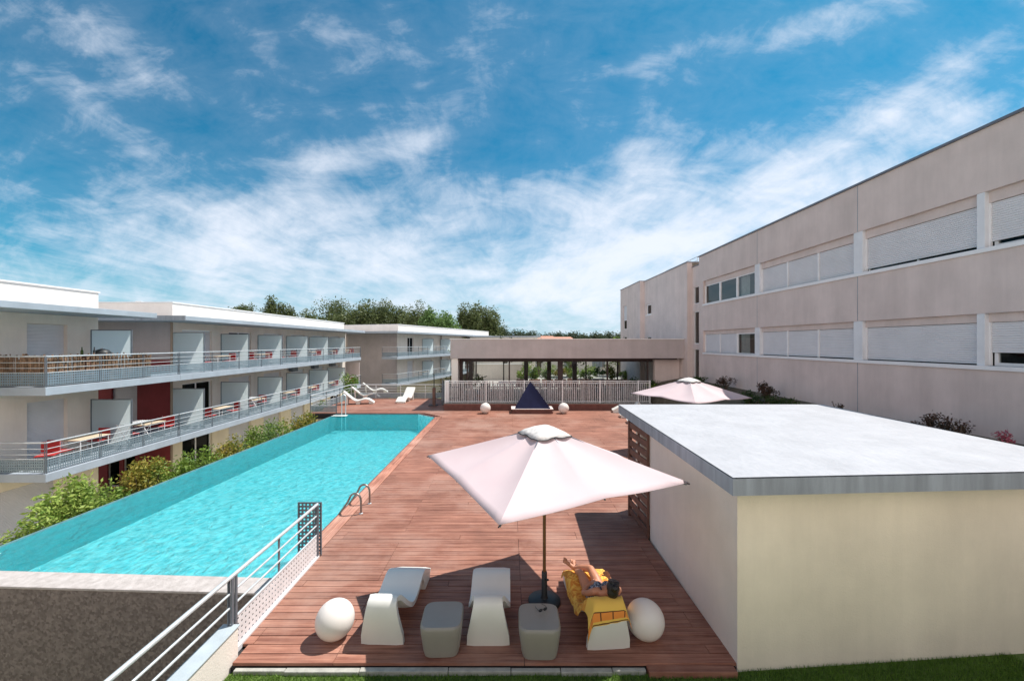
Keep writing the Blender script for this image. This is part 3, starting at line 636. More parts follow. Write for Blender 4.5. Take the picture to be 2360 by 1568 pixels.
for i, (px, pt, X, rad, ml, lb, n) in enumerate([
    (1610, 868, 10.3, .5, 'leaf_dark', 'dark green shrub at the foot of the stair windows', 900),
    (1672, 868, 10.4, .45, 'leaf_purple', 'purple leaved shrub just behind the apex of the far parasol', 700),
    (1640, 885, 9.6, .6, 'leaf_dark', 'low dark green shrub left of the far parasol apex', 800),
    (1768, 884, 10.2, .36, 'leaf_purple', 'upright purple shrub to the right of the far parasol', 800),
    (1735, 905, 9.7, .6, 'leaf_dark', 'spreading dark green ground shrub behind the far parasol', 1100),
    (1810, 912, 9.8, .55, 'leaf_dark', 'olive green low shrub right of the upright purple one', 800),
    (1932, 926, 10.3, .22, 'leaf_purple', 'tiny purple shoots just above the shed roof edge', 120),
    (2122, 968, 10.2, .18, 'leaf_purple', 'short purple shoot, leftmost of the bunch by the wall', 90),
    (2148, 950, 10.3, .2, 'leaf_purple', 'tallest thin purple shrub above the middle of the shed roof', 240),
    (2178, 956, 10.3, .2, 'leaf_purple', 'second purple shrub from the right in the bunch above the shed roof', 240),
    (2212, 962, 10.2, .2, 'leaf_purple', 'rightmost purple shrub in the bunch above the shed roof', 260),
    (2316, 998, 10.3, .17, 'petal', 'small pink flowering plant above the right end of the shed roof', 200),
    (2052, 988, 10.5, .12, 'leaf_green', 'small green tuft at the wall foot between two purple plants', 60)]):
    Y = X*918/(px-1172); z = 4-(pt-790)/918*Y
    base = 1.15 if X < 9.8 else 1.62
    shrub(lb, X, Y, max(z, base+.2), rad, M[ml], n, .09 if n > 300 else .075, base=base, group=gr, seed=i+50)

# ------------------------------------------------------------------ distant trees
def tree(label, x, y, top, rad, ml, n=2600, size=.42, seed=0, group='trees beyond the white buildings', base=GZ):
    rnd = random.Random(seed); t = thing('tree', label, 'tree', (x, y, base), 0, group)
    h = top-base; mb = MB(); leaves(mb, (x, y, top-h*.29), (rad*1.15, rad*1.1, h*.36), n, size, rnd, clumps=48)
    mb.build('crown', ml, t)
    mb = MB(); mb.tube([(x,y,base),(x+.2,y,base+h*.3),(x,y,base+h*.75)], [.35,.28,.1], 8)
    for k in range(6):
        a = k*1.05+seed; mb.tube([(x+.1,y,base+h*(.32+.05*k)),(x+math.cos(a)*rad*.6,y+math.sin(a)*rad*.6,base+h*(.55+.05*k))],[.14,.04],6)
    mb.build('trunk', M['bark'], t); return t
for i, (px, pt, w, Y, ml, lb) in enumerate([
    (560, 702, 42, 80, 'leaf_pine', 'small dark tree top, leftmost above the long roof'),
    (625, 704, 40, 82, 'leaf_pine', 'dark round tree top left of the pair above the long roof'),
    (660, 706, 44, 84, 'leaf_pine', 'dark tree top right of the pair above the long roof'),
    (722, 716, 70, 80, 'leaf_pine', 'low olive tree at the left end of the tree mass'),
    (775, 699, 92, 86, 'leaf_pine', 'broad olive crown, tallest at the left of the tree mass'),
    (815, 706, 80, 80, 'leaf_pine', 'olive green crown between the two tallest crowns'),
    (865, 700, 84, 84, 'leaf_pine', 'dark tall crown in the middle of the tree mass'),
    (915, 706, 84, 88, 'leaf_pine', 'brownish green crown right of the middle of the tree mass'),
    (962, 716, 70, 82, 'leaf_pine', 'lower brownish crown beside the bright green trees'),
    (993, 718, 46, 76, 'leaf_fresh', 'bright green tree, taller of the two fresh green crowns'),
    (1030, 728, 52, 74, 'leaf_fresh', 'bright green tree with pale edge right of its taller neighbour'),
    (1082, 711, 62, 80, 'leaf_pine', 'left half of the big round tree standing alone'),
    (1118, 716, 68, 82, 'leaf_pine', 'right half of the big round tree standing alone'),
    (1150, 752, 40, 110, 'leaf_far', 'small dark tree just right of the lone round tree')]):
    tree(lb, (px-1172)/918*Y, Y, 4+(790-pt)/918*Y, w/2/918*Y*1.12, M[ml], 11000, .50, i)
rnd = random.Random(77)
far_src = []
k = 0; px = 1168
names = ['bushy', 'rounded', 'ragged', 'broad', 'low', 'dense', 'domed', 'spiky', 'slender', 'flat topped']
while px < 1450:
    Y = rnd.uniform(190, 225); pt = 762+rnd.uniform(-3, 5) + (4 if 1240 < px < 1400 else 0); w = rnd.uniform(26, 40)
    if 1330 < px < 1365: pt += 4; w = 18
    tree(f'{names[k%10]} dark green far tree on the skyline, {ORD[k]} rightwards from the lone round tree' if k < 10 else f'{names[k%10]} far tree on the skyline, {ORD[k-10]} after the tenth from the lone round tree', (px-1172)/918*Y, Y, 4+(790-pt)/918*Y, w/2/918*Y*1.15, M['leaf_far'], 900, 1.0, 100+k, group='far trees on the low hill', base=GZ+3)
    px += w*.62; k += 1
def villa(lb, px, Y, w, z0, z1):
    x = (px-1172)/918*Y; t = thing('villa', lb, 'house', (x, Y, GZ))
    MB().box(x-w/2, x+w/2, Y, Y+8, GZ, z1).build('wall', M['stucco_white'], t)
    mb = MB(); mb.add([(x-w/2-.4,Y-.4,z1),(x+w/2+.4,Y-.4,z1),(x+w/2+.4,Y+8.4,z1),(x-w/2-.4,Y+8.4,z1),(x-w/2+1,Y+4,z1+1.6),(x+w/2-1,Y+4,z1+1.6)], [(0,1,5,4),(1,2,5),(2,3,4,5),(3,0,4),(3,2,1,0)]); mb.build('roof', M['terracotta'], t)
    mb = MB(); mb.box(x-w*.25, x-w*.05, Y-.03, Y, z1-2, z1-.7); mb.box(x+w*.1, x+w*.3, Y-.03, Y, z1-2, z1-.7); mb.build('window', M['black'], t)
villa('small pale house with tiled roof among the skyline trees, left one', 1258, 175, 9, 0, 5.6)
villa('small pinkish house with tiled roof among the skyline trees, right one', 1298, 180, 10, 0, 5.3)

# ------------------------------------------------------------------ balcony railing
def railing(parent, A, B, z, name='railing', posts=None, perf=True, ends=(True, True)):
    A = Vector((*A, 0)); B = Vector((*B, 0)); L_ = (B-A).length; d = (B-A)/L_; n = posts or max(1, round(L_/2.05))
    P = lambda t, zz: (A.x+d.x*t, A.y+d.y*t, zz)
    mb = MB()
    mb.tube([P(0,z+1.0), P(L_,z+1.0)], .024, 8)
    for h in (.62, .80): mb.tube([P(0,z+h), P(L_,z+h)], .011, 6)
    mb.tube([P(0,z+.47), P(L_,z+.47)], .013, 6)
    r = mb.build(name, M['steel'], parent)
    for k in range(n+1):
        t = L_*k/n; mb = MB()
        q = Vector(P(t, 0)); s = d*.03
        for e in (-.028, .028):
            c = q+d*e; mb.tube([(c.x, c.y, z-.12), (c.x, c.y, z+1.0)], .012, 6)
        c = q; mb.box(c.x-.028, c.x+.028, c.y-.028, c.y+.028, z-.13, z-.11)
        mb.build('post', M['steel_dark'], r)
    if perf:
        mb = MB(); perf_panel(mb, P(0,0)[:2], P(L_,0)[:2], z+.04, z+.47, .072, .46); mb.build('perforated_panel', M['perf'], r)
    return r
def screen(parent, A, B, z0, z1, name='privacy_screen'):
    A = Vector((*A, 0)); B = Vector((*B, 0)); d = (B-A).normalized(); nrm = Vector((-d.y, d.x, 0))*.012
    mb = MB()
    P = [A-nrm, B-nrm, B+nrm, A+nrm]
    mb.quad((A.x,A.y,z0+.10),(B.x,B.y,z0+.10),(B.x,B.y,z1),(A.x,A.y,z1)); s = mb.build(name, M['frosted'], parent)
    mb = MB(); f = .03
    def bar(a, b, za, zb_): n2 = nrm*1.9; mb.prism([((a-n2).x,(a-n2).y),((b-n2).x,(b-n2).y),((b+n2).x,(b+n2).y),((a+n2).x,(a+n2).y)], za, zb_)
    bar(A-d*f, A, z0, z1+.03); bar(B, B+d*f, z0, z1+.03); bar(A, B, z1, z1+.03); bar(A, B, z0+.06, z0+.10)
    mb.build('screen_frame', M['steel_dark'], s); return s
def win(parent, A, B, z0, z1, n_out, off=-.12, kind='glass', frame=.05, open_=0):
    """a window or shutter between plan points A and B of the facade"""
    no = Vector((*n_out, 0)); A = Vector((*A, 0))+no*off; B = Vector((*B, 0))+no*off; d = (B-A).normalized()
    if kind == 'shutter':
        mb = MB(); slats(mb, (A.x, A.y), (B.x, B.y), z0, z1, n_out); return mb.build('shutter', M['shutter'], parent)
    mb = MB()
    def bar(a, b, za, zb_, t=.03): n2 = no*t; mb.prism([((a-n2).x,(a-n2).y),((b-n2).x,(b-n2).y),((b+n2).x,(b+n2).y),((a+n2).x,(a+n2).y)], za, zb_)
    bar(A, A+d*frame, z0, z1); bar(B-d*frame, B, z0, z1); bar(A+d*frame, B-d*frame, z1-frame, z1); bar(A+d*frame, B-d*frame, z0, z0+frame)
    Mid = (A+B)/2
    if (B-A).length > 1.75 or frame == .05 and (B-A).length > 1.2 and (B-A).length < 1.5: bar(Mid-d*frame*.6, Mid+d*frame*.6, z0+frame, z1-frame, .026)
    w = mb.build('window', M['white_frame'], parent)
    mb = MB(); mb.quad((A.x,A.y,z0),(B.x,B.y,z0),(B.x,B.y,z1),(A.x,A.y,z1)); mb.build('pane', M['glass'], w)
    mb = MB(); a = A-no*.9; b = B-no*.9; e = -no*.14
    mb.quad((a.x,a.y,z0-.3),(b.x,b.y,z0-.3),(b.x,b.y,z1+.3),(a.x,a.y,z1+.3)); c = A-no*.07; f = B-no*.07
    mb.quad((a.x,a.y,z0-.3),(c.x,c.y,z0-.3),(c.x,c.y,z1+.3),(a.x,a.y,z1+.3)); mb.quad((b.x,b.y,z0-.3),(f.x,f.y,z0-.3),(f.x,f.y,z1+.3),(b.x,b.y,z1+.3))
    mb.build('room_interior', M['interior'], w)
    if kind == 'curtain':
        mb = MB(); N_ = 24; q0 = A-no*.12; Lc = (B-A)*.42; vs = []
        for k in range(N_+1):
            q = q0+(B-A)*.5+Lc*(k/N_)-no*(.03*math.sin(k*1.5)); vs += [(q.x,q.y,z0),(q.x,q.y,z1)]
        mb.add(vs, [(2*k, 2*k+2, 2*k+3, 2*k+1) for k in range(N_)]); mb.build('curtain', M['curtain'], w)
    return w

# ------------------------------------------------------------------ left white buildings (1 and 2 parallel to the pool)
ZF = (2.56, -.25); TH = .27; XE = -15.0; XW = -17.0
def parapet(mb, x0, x1, y0, y1, z0, z1, t=.25):
    mb.box(x0, x1, y0, y1, z0, z1)
def build_left_one():
    b = thing('apartment_building', 'nearest white apartment building, cut by the left edge, with reed screened balcony', 'building', (XW-2, 13, GZ), 0, 'white balcony apartment buildings')
    mb = MB(); ops = [(14.06-10, 15.35-10, ZF[0], ZF[0]+2.14), (14.06-10, 15.35-10, ZF[1], ZF[1]+2.14), (12.9-10, 15.0-10, GZ+.1, GZ+2.3)]
    facade(mb, (XW, 10), (0,1), (1,0), 0, 6.5, ZF[1]-.05, 5.05, ops[:2]); mb.quad((XW-6,16.5,ZF[1]-.05),(XW,16.5,ZF[1]-.05),(XW,16.5,5.05),(XW-6,16.5,5.05)); mb.quad((XW-6,10,-.3),(XW,10,-.3),(XW,10,5.05),(XW-6,10,5.05))
    mb.build('upper_wall', M['stucco_beige'], b)
    mb = MB(); facade(mb, (XW+.004, 10), (0,1), (1,0), 0, 6.5, GZ, ZF[1]-.052, [(2.9,5.0,GZ+.1,GZ+2.3)]); mb.quad((XW-6,16.502,GZ),(XW,16.502,GZ),(XW,16.502,-.3),(XW-6,16.502,-.3)); mb.build('ground_floor_wall', M['stucco_cream'], b)
    for z in (ZF[0], ZF[1]): win(b, (XW,14.06), (XW,15.35), z, z+2.14, (1,0), -.15, 'shutter')
    win(b, (XW,12.9), (XW,15.0), GZ+.1, GZ+2.3, (1,0), -.15, 'shutter')
    MB().box(XW-6, XE, 9.8, 17.0, 5.06, 5.27).build('roof_slab', M['slab_grey'], b, bevel=.01)
    MB().box(XW-6.2, XW+.06, 9.9, 16.45, 5.272, 6.06).build('parapet', M['stucco_white'], b)
    MB().box(XW-6.24, XW+.10, 9.86, 16.49, 6.062, 6.12).build('roof_coping', M['coping_light'], b)
    for z in ZF:
        s = MB().box(XW+.002, XE, 12.9, 18.19, z-TH, z).build('balcony_slab', M['slab_grey'], b, bevel=.01)
        railing(b, (XE-.06, 12.96), (XE-.06, 18.16), z, posts=3); railing(b, (XE-.06, 12.96), (XW+.02, 12.96), z, posts=1)
        screen(b, (XW+.10, 16.15), (XE-.30, 16.15), z, z+1.95)
    mb = MB(); slats(mb, (XW+.03, 11.9), (XW+.03, 12.6), GZ+1.2, GZ+2.1, (1,0), .07, .03); mb.build('vent_grille', M['shutter'], b)
    return b
b1 = build_left_one()
SCR = [20.0, 23.45, 26.9, 30.35, 33.8, 37.25]
def build_left_two():
    b = thing('apartment_building', 'long white apartment building beside the pool with two rows of frosted balcony screens', 'building', (XW-2, 30, GZ), 0, 'white balcony apartment buildings')
    y0, y1 = 20.1, 41.7
    ops = [(s+.75-y0, s+2.85-y0, z, z+2.12) for s in SCR for z in ZF]
    mb = MB(); facade(mb, (XW, y0), (0,1), (1,0), 0, y1-y0, ZF[1]-.05, 5.05, ops); mb.quad((XW-7,y1,GZ),(XW,y1,GZ),(XW,y1,5.05),(XW-7,y1,5.05))
    mb.build('upper_wall', M['stucco_beige'], b)
    ops = [(s+.75-y0, s+2.85-y0, GZ+.1, GZ+2.3) for s in SCR]
    mb = MB(); facade(mb, (XW+.004, y0), (0,1), (1,0), 0, y1-y0, GZ, ZF[1]-.052, ops); mb.build('ground_floor_wall', M['stucco_cream'], b)
    # end wall facing the camera: beige above, red below
    mb = MB(); mb.quad((XW-8,y0,3.16),(XW,y0,3.16),(XW,y0,5.05),(XW-8,y0,5.05)); mb.build('end_wall', M['parapet'], b)
    mb = MB(); facade(mb, (XW-8, y0+.002), (1,0), (0,-1), 0, 8, GZ, 3.158, [(4.95,6.25,ZF[1],ZF[1]+2.1),(4.75,5.35,GZ+.05,GZ+2.4),(5.55,6.15,GZ+.05,GZ+2.4)], .2); mb.build('red_end_wall', M['red_wall'], b)
    win(b, (XW-3.05,y0), (XW-1.75,y0), ZF[1], ZF[1]+2.1, (0,-1), -.1, 'shutter')
    win(b, (XW-3.25,y0), (XW-2.65,y0), GZ+.05, GZ+2.4, (0,-1), -.1); win(b, (XW-2.45,y0), (XW-1.85,y0), GZ+.05, GZ+2.4, (0,-1), -.1)
    for i, s in enumerate(SCR):
        for z in ZF:
            k = 'shutter' if not ((z == ZF[1] and i == 0) or (z == ZF[0] and i in (1,))) else 'glass'
            win(b, (XW,s+.75), (XW,s+2.85), z, z+2.12, (1,0), -.15, k)
            screen(b, (XW+.10, s), (XE-.30, s), z, z+1.95)
            if z == ZF[1] and i in (3,4,5) :
                mb = MB(); mb.box(XW+.06, XW+.36, s+.35, s+1.15, z+2.05, z+2.42); a = mb.build('wall_fan_unit', M['steel_dark'], b, bevel=.02)
        win(b, (XW,s+.75), (XW,s+2.85), GZ+.1, GZ+2.3, (1,0), -.15, 'shutter' if i not in (0,5) else 'glass')
    MB().box(XW-8, XE, 18.5, 41.6, 5.06, 5.27).build('roof_slab', M['slab_grey'], b, bevel=.01)
    MB().box(XE-2.4, XE+.003, 18.485, 18.498, 5.05, 5.28).build('slab_end_fascia', M['fascia_grey'], b)
    MB().box(XW-8.2, XW-.3, 20.5, 41.9, 5.272, 6.06).build('parapet', M['stucco_white'], b)
    MB().box(XW-8.24, XW-.26, 20.46, 41.94, 6.062, 6.12).build('roof_coping', M['coping_light'], b)
    for z in ZF:
        s = MB().box(XW+.002, XE, 18.2, 40.5, z-TH, z).build('balcony_slab', M['slab_grey'], b, bevel=.01)
        MB().box(XW-4, XW, 16.52, 20.09, z-TH+.01, z-.01).build('landing_slab', M['slab_grey'], b)
        railing(b, (XE-.06, 18.22), (XE-.06, 40.44), z, posts=11); railing(b, (XW+.02, 40.44), (XE-.06, 40.44), z, posts=1)
    MB().tube([(XW+.12,19.95,GZ),(XW+.12,19.95,5.05)], .055, 10).build('downpipe', M['brown_pipe'], b, smooth=True)
    MB().tube([(XW+.12,41.5,GZ),(XW+.12,41.5,5.05)], .055, 10).build('downpipe', M['brown_pipe'], b, smooth=True)
    # lattice screen at the far end of the lower balcony
    MB().box(XW+.5, XE-.1, 40.32, 40.38, ZF[1], ZF[1]+2.3).build('end_screen', M['stucco_pink'], b)
    return b
b2 = build_left_two()

# ------------------------------------------------------------------ third white building, turned towards the pool
def build_left_three():
    an = R(17); d = (math.sin(an), math.cos(an)); n = (math.cos(an), -math.sin(an)); P0 = (-12.6, 45.0)
    def Wp(t, o): return (P0[0]+d[0]*t+n[0]*o, P0[1]+d[1]*t+n[1]*o)
    b = thing('apartment_building', 'white apartment building turned at an angle, behind the far deck, partly hidden by the pavilion', 'building', (*Wp(10,-3), GZ), 0, 'white balcony apartment buildings')
    def pr(t0, t1, o0, o1, z0, z1, nm, m, par=None, **k):
        mb = MB(); mb.prism([Wp(t0,o1), Wp(t1,o1), Wp(t1,o0), Wp(t0,o0)], z0, z1); return mb.build(nm, m, par or b, **k)
    ops = [(2.2,3.6,z,z+2.1) for z in ZF]+[(6.2+i*5.0, 8.3+i*5.0, z, z+2.1) for i in range(4) for z in ZF]
    mb = MB(); facade(mb, P0, d, n, 0, 30, GZ, 5.05, ops); mb.build('wall', M['stucco_beige'], b)
    mb = MB(); a = Wp(0,-16); c = Wp(0,0); e = Wp(30,-14); f = Wp(30,0)
    mb.quad((*a,GZ),(*c,GZ),(*c,5.05),(*a,5.05)); mb.build('end_wall', M['parapet'], b); mb = MB(); mb.quad((*f,GZ),(*e,GZ),(*e,5.05),(*f,5.05)); mb.build('end_wall', M['parapet'], b)
    pr(-2.9, 30.6, -16, 1.9, 5.06, 5.27, 'roof_slab', M['slab_grey'], bevel=.01)
    pr(0, 30, -16, .15, 5.272, 6.08, 'parapet', M['stucco_white']); pr(-.05, 30.05, -16.05, .2, 6.082, 6.14, 'roof_coping', M['coping_light'])
    for z in ZF:
        s = pr(-2.9, 30, 0.002, 1.9, z-TH, z, 'balcony_slab', M['slab_grey'], bevel=.01)
        railing(b, Wp(-2.85,1.85), Wp(29.9,1.85), z, posts=15); railing(b, Wp(-2.85,1.85), Wp(-2.85,.05), z, posts=1)
        for (ta, tb) in [(2.2,3.6)]+[(6.2+i*5.0, 8.3+i*5.0) for i in range(4)]:
            win(b, Wp(ta,0), Wp(tb,0), z, z+2.1, n, -.15, 'glass' if (z == ZF[0] and ta == 2.2) or ta > 15 else 'shutter')
        for i in range(4): screen(b, Wp(5.6+5*i,.1), Wp(5.6+5*i,1.6), z, z+1.95)
    MB().tube([(*Wp(10.8,.1),GZ),(*Wp(10.8,.1),5.05)], .07, 8).build('downpipe', M['brown_pipe'], b)
build_left_three()
b4 = thing('low_roof_building', 'low flat white roof seen just right of the angled building', 'building', (3, 62, GZ))
MB().box(-6, 4.5, 62, 70, GZ, 4.9).build('wall', M['stucco_white'], b4); MB().box(-6.4, 5.0, 61.6, 70.4, 4.902, 5.1).build('roof_slab', M['slab_grey'], b4)

# ------------------------------------------------------------------ right building
def build_right():
    b = thing('apartment_building', 'long pinkish grey rendered building with roller shutters along the right side', 'building', (14, 14, 0), 0, None)
    XF = 11.0; y0, y1 = 2.0, 23.0
    Z = [(3.48, 4.685), (6.19, 7.49)]; ZT = [4.48, 7.23]
    bays = [(17.8, 22.5), (12.7, 17.45), (9.36, 12.38), (4.6, 9.20)]
    ops = [(2.2-y0+.0, 22.5-y0, za, zb_) for (za, zb_) in Z]
    mb = MB(); facade(mb, (XF, y0), (0,1), (-1,0), 0, y1-y0, .4, 8.95, ops, .17)
    mb.quad((XF,y1,.4),(XF+.25,y1,.4),(XF+.25,y1,8.95),(XF,y1,8.95)); mb.quad((XF,y0,.4),(XF+8,y0,.4),(XF+8,y0,8.95),(XF,y0,8.95))
    mb.quad((XF,y0,8.95),(XF+8,y0,8.95),(XF+8,y1,8.95),(XF,y1,8.95))
    mb.build('wall', M['stucco_pink'], b)
    mb = MB()
    for y in (12.55, 17.62):
        for (za, zb_) in ((1.0,3.38),(4.70,6.10),(7.50,8.94)): mb.box(XF-.0015, XF+.02, y-.012, y+.012, za, zb_)
    mb.build('wall_joint', M['fascia_grey'], b)
    for fl, (za, zb_) in enumerate(Z):
        # recessed wall above the shutters (box housing)
        mb = MB(); mb.box(XF+.10, XF+.165, 2.25, 22.48, ZT[fl], zb_-.002); mb.build('shutter_box', M['stucco_pink'], b)
        MB().box(XF-.05, XF+.168, 2.2, 22.5, za-.10, za).build('sill', M['white_frame'], b, bevel=.006)
        for (a, c) in ((12.38,12.70),(17.45,17.8),(9.20,9.36),(4.3,4.6)):
            MB().box(XF+.004, XF+.168, a, c, za+.001, zb_-.002).build('pillar', M['white_pillar'], b, bevel=.004)
        zt = ZT[fl]
        def sh(a, c, zlow, name='shutter'):
            win(b, (XF, a+.03), (XF, c-.03), zlow, zt, (-1,0), -.14, 'shutter')
        fr = MB()
        for (a, c), k in zip(bays, (3, 3, 1, 1)):
            for j in range(k+1):
                y = a+(c-a)*j/k; fr.box(XF+.105, XF+.155, y-.028, y+.028, za+.001, zt-.001)
        fr.build('guide_rail', M['white_frame'], b)
        # bay 1 (far)
        a, c = bays[0]; w = (c-a)/3
        if fl == 1:
            for j, kd in enumerate(('curtain', 'glass', 'glass')): win(b, (XF, a+w*j+.03), (XF, a+w*(j+1)-.03), za, zt, (-1,0), -.15, kd)
        else:
            win(b, (XF, a+.03), (XF, a+w-.03), za, zt, (-1,0), -.15, 'curtain'); sh(a+w, a+2*w, za); sh(a+2*w, c, za)
        a, c = bays[1]; w = (c-a)/3
        for j in range(3): sh(a+w*j, a+w*(j+1), za+(.02 if (fl, j) != (0, 0) else .03))
        sh(*bays[2], za+(.09 if fl else .02))
        if fl: win(b, (XF, bays[2][0]+.03), (XF, bays[2][1]-.03), za, za+.55, (-1,0), -.20, 'glass', .04)
        sh(*bays[3], za+(.14 if fl else .30)); win(b, (XF, 7.75), (XF, 9.15), za, zt, (-1,0), -.20, 'glass', .07); win(b, (XF, 4.65), (XF, 7.72), za, zt, (-1,0), -.20, 'glass', .07)
    MB().box(XF+1.25, XF+7.9, y0+.1, y1-.1, .5, 8.9).build('inner_core', M['interior'], b)
    for zz in (3.2, 5.2, 5.9, 8.0): MB().box(XF+.19, XF+1.24, y0+.1, y1-.1, zz, zz+.03).build('inner_slab', M['interior'], b)
    MB().box(XF-.06, XF+8.05, y0-.05, y1+.05, 8.952, 9.01).build('roof_coping', M['coping_metal'], b)
    # stair recess
    XR = XF+.25; mb = MB(); wz = [(6.35,7.4),(3.95,5.9),(1.55,3.65)]
    facade(mb, (XR, 23.0), (0,1), (-1,0), 0, 1.4, .4, 8.6, [(.5,1.2,a,c) for (a,c) in wz], .12); mb.build('stair_wall', M['stucco_pink'], b)
    for (a, c) in wz: win(b, (XR,23.5), (XR,24.2), a, c, (-1,0), -.08, 'glass', .045)
    MB().box(XR-.03, XR+3, 23.0, 24.4, 8.602, 8.66).build('roof_coping', M['coping_metal'], b)
    # wing B and wing C
    XB = XF-.05; XC = XF-.40; mb = MB()
    facade(mb, (XB, 24.4), (0,1), (-1,0), 0, 7.7, .1, 8.93, [(6.15,7.25,6.22,7.05),(6.15,7.25,3.7,4.5)], .15); mb.quad((XB,24.4,.1),(XR,24.4,.1),(XR,24.4,8.93),(XB,24.4,8.93)); mb.quad((XB,24.4,8.93),(XB+8,24.4,8.93),(XB+8,32.1,8.93),(XB,32.1,8.93))
    mb.build('wing_wall', M['stucco_pink'], b)
    for z in (6.22, 3.7): win(b, (XB,30.55), (XB,31.65), z, z+.82, (-1,0), -.1, 'glass', .08); MB().box(XB-.05, XB+.1, 30.5, 31.7, z-.07, z-.002).build('sill', M['white_frame'], b)
    mb = MB(); facade(mb, (XC, 32.1), (0,1), (-1,0), 0, 5.6, .1, 8.97, [(3.6,4.7,5.25,7.4),(3.6,4.7,2.6,4.6)], .15); mb.quad((XC,32.1,.1),(XC+8,32.1,.1),(XC+8,32.1,8.97),(XC,32.1,8.97)); mb.quad((XC,37.7,.1),(XC+8,37.7,.1),(XC+8,37.7,8.97),(XC,37.7,8.97)); mb.quad((XC,32.1,8.97),(XC+8,32.1,8.97),(XC+8,37.7,8.97),(XC,37.7,8.97))
    mb.build('wing_wall', M['stucco_pink'], b)
    win(b, (XC,35.7), (XC,36.8), 6.1, 7.4, (-1,0), -.08, 'shutter'); win(b, (XC,35.7), (XC,36.8), 5.25, 6.1, (-1,0), -.1, 'glass'); win(b, (XC,35.7), (XC,36.8), 2.6, 4.6, (-1,0), -.1, 'glass')
    MB().box(XB-.05, XB+8, 24.36, 32.08, 8.932, 8.98).build('roof_coping', M['coping_metal'], b)
    MB().box(XC-.05, XC+8, 32.085, 37.75, 8.972, 9.02).build('roof_coping', M['coping_metal'], b)
    mb = MB()
    for i in range(6): mb.tube([(XF+1.0,25.3+i*1.0,8.98),(XF+1.0,25.3+i*1.0,9.48)], .02, 6)
    mb.tube([(XF+1.0,25.3,9.48),(XF+1.0,30.3,9.48)], .02, 6); mb.tube([(XF+1.0,25.3,9.25),(XF+1.0,30.3,9.25)], .015, 6)
    mb.build('roof_railing', M['steel'], b)
build_right()

# ------------------------------------------------------------------ pavilion
def build_pavilion():
    b = thing('glazed_pavilion', 'single storey pavilion with grey rendered band and see through glazing beyond the deck', 'building', (3.5, 27, 0))
    x0, x1, yf, yb = -3.62, 10.93, 24.8, 33.5
    mb = MB(); mb.box(x0, x1, yf, yf+.3, 3.05, 4.22); mb.box(x0, x0+.3, yf+.3, yb, 3.05, 4.22); mb.box(x0+.3, x1, yb-.3, yb, 3.05, 4.22)
    mb.build('parapet_band', M['parapet'], b)
    MB().box(x0-.04, x1, yf-.04, yf+.36, 4.222, 4.27).build('roof_coping', M['coping_light'], b)
    MB().box(x0+.3, x1, yf+.3, yb-.3, 3.3, 4.0).build('roof', M['roof_white'], b)
    MB().box(x0+.2, x1-.3, yf+.32, yb-.32, 2.96, 3.29).build('ceiling', M['dark_brown'], b)
    MB().box(x0+.05, x0+.45, yf+.1, yf+1.0, .12, 3.04).build('end_pier', M['stucco_white'], b)
    MB().box(x1-1.6, x1-.02, yf+.6, yf+.9, .12, 3.04).build('side_wall', M['stucco_pink'], b)
    for yy in (yf+1.0, yb-.6):
        mb = MB(); mb.box(x0+.46, x1-1.61, yy-.04, yy+.04, 2.80, 2.955); mb.box(x0+.46, x1-1.61, yy-.04, yy+.04, .12, .22)
        for k, X in enumerate([x0+.5, x0+.95, .05 if yy < 30 else -.4, 3.35, 6.4, 9.0]): mb.box(X-.045-(0.12 if k in (0,3) else 0), X+.045+(0.12 if k in (0,3) else 0), yy-.06, yy+.06, .221, 2.799)
        g = mb.build('glazing_frame', M['dark_brown'], b)
        mb = MB(); mb.quad((x0+.46,yy,.2),(x1-1.61,yy,.2),(x1-1.61,yy,2.85),(x0+.46,yy,2.85)); mb.build('glass_wall', M['glass_clear'], b)
    MB().box(x0+.3, x1-.5, yf+1.1, yb-.7, .121, .16).build('floor_finish', M['paving'], b)
    for X in (1.3, 4.9): MB().box(X-.15, X+.15, 29.4, 29.7, .161, 2.955).build('column', M['dark_brown'], b)
build_pavilion()
# things inside and behind the pavilion
def table_set(lb, x, y, z):
    t = thing('table', lb, 'table', (x, y, z), 0, 'tables in and behind the pavilion')
    MB().box(x-.5, x+.5, y-.4, y+.4, z+.72, z+.75).build('table_top', M['white_table'], t)
    for sx in (-.45, .45):
        for sy in (-.35, .35): MB().tube([(x+sx,y+sy,z),(x+sx,y+sy,z+.72)], .02, 6).build('leg', M['steel_dark'], t)
for i, (x, y) in enumerate([(-.6,28.2),(2.0,31.0),(4.3,28.0),(6.6,30.5)]): table_set(f'white topped dark legged table inside the pavilion, {ORD[i]} from its left end', x, y, .16)
def potplant(lb, x, y, z, h, rad, ml, seed):
    t = thing('potted_plant', lb, 'plant', (x, y, z), 0, 'plants seen through the pavilion glass'); rnd = random.Random(seed)
    MB().lathe([(.16,0),(.22,.38),(.24,.42),(.20,.42),(.19,.36)], (x,y,z), 16).build('pot', M['terracotta'], t)
    mb = MB(); leaves(mb, (x,y,z+.4+(h-.4)*.55), (rad,rad,(h-.4)*.5), 500, .17, rnd, 10); mb.build('foliage', ml, t)
    MB().tube([(x,y,z+.35),(x,y,z+h*.7)], .03, 6).build('stem', M['bark'], t)
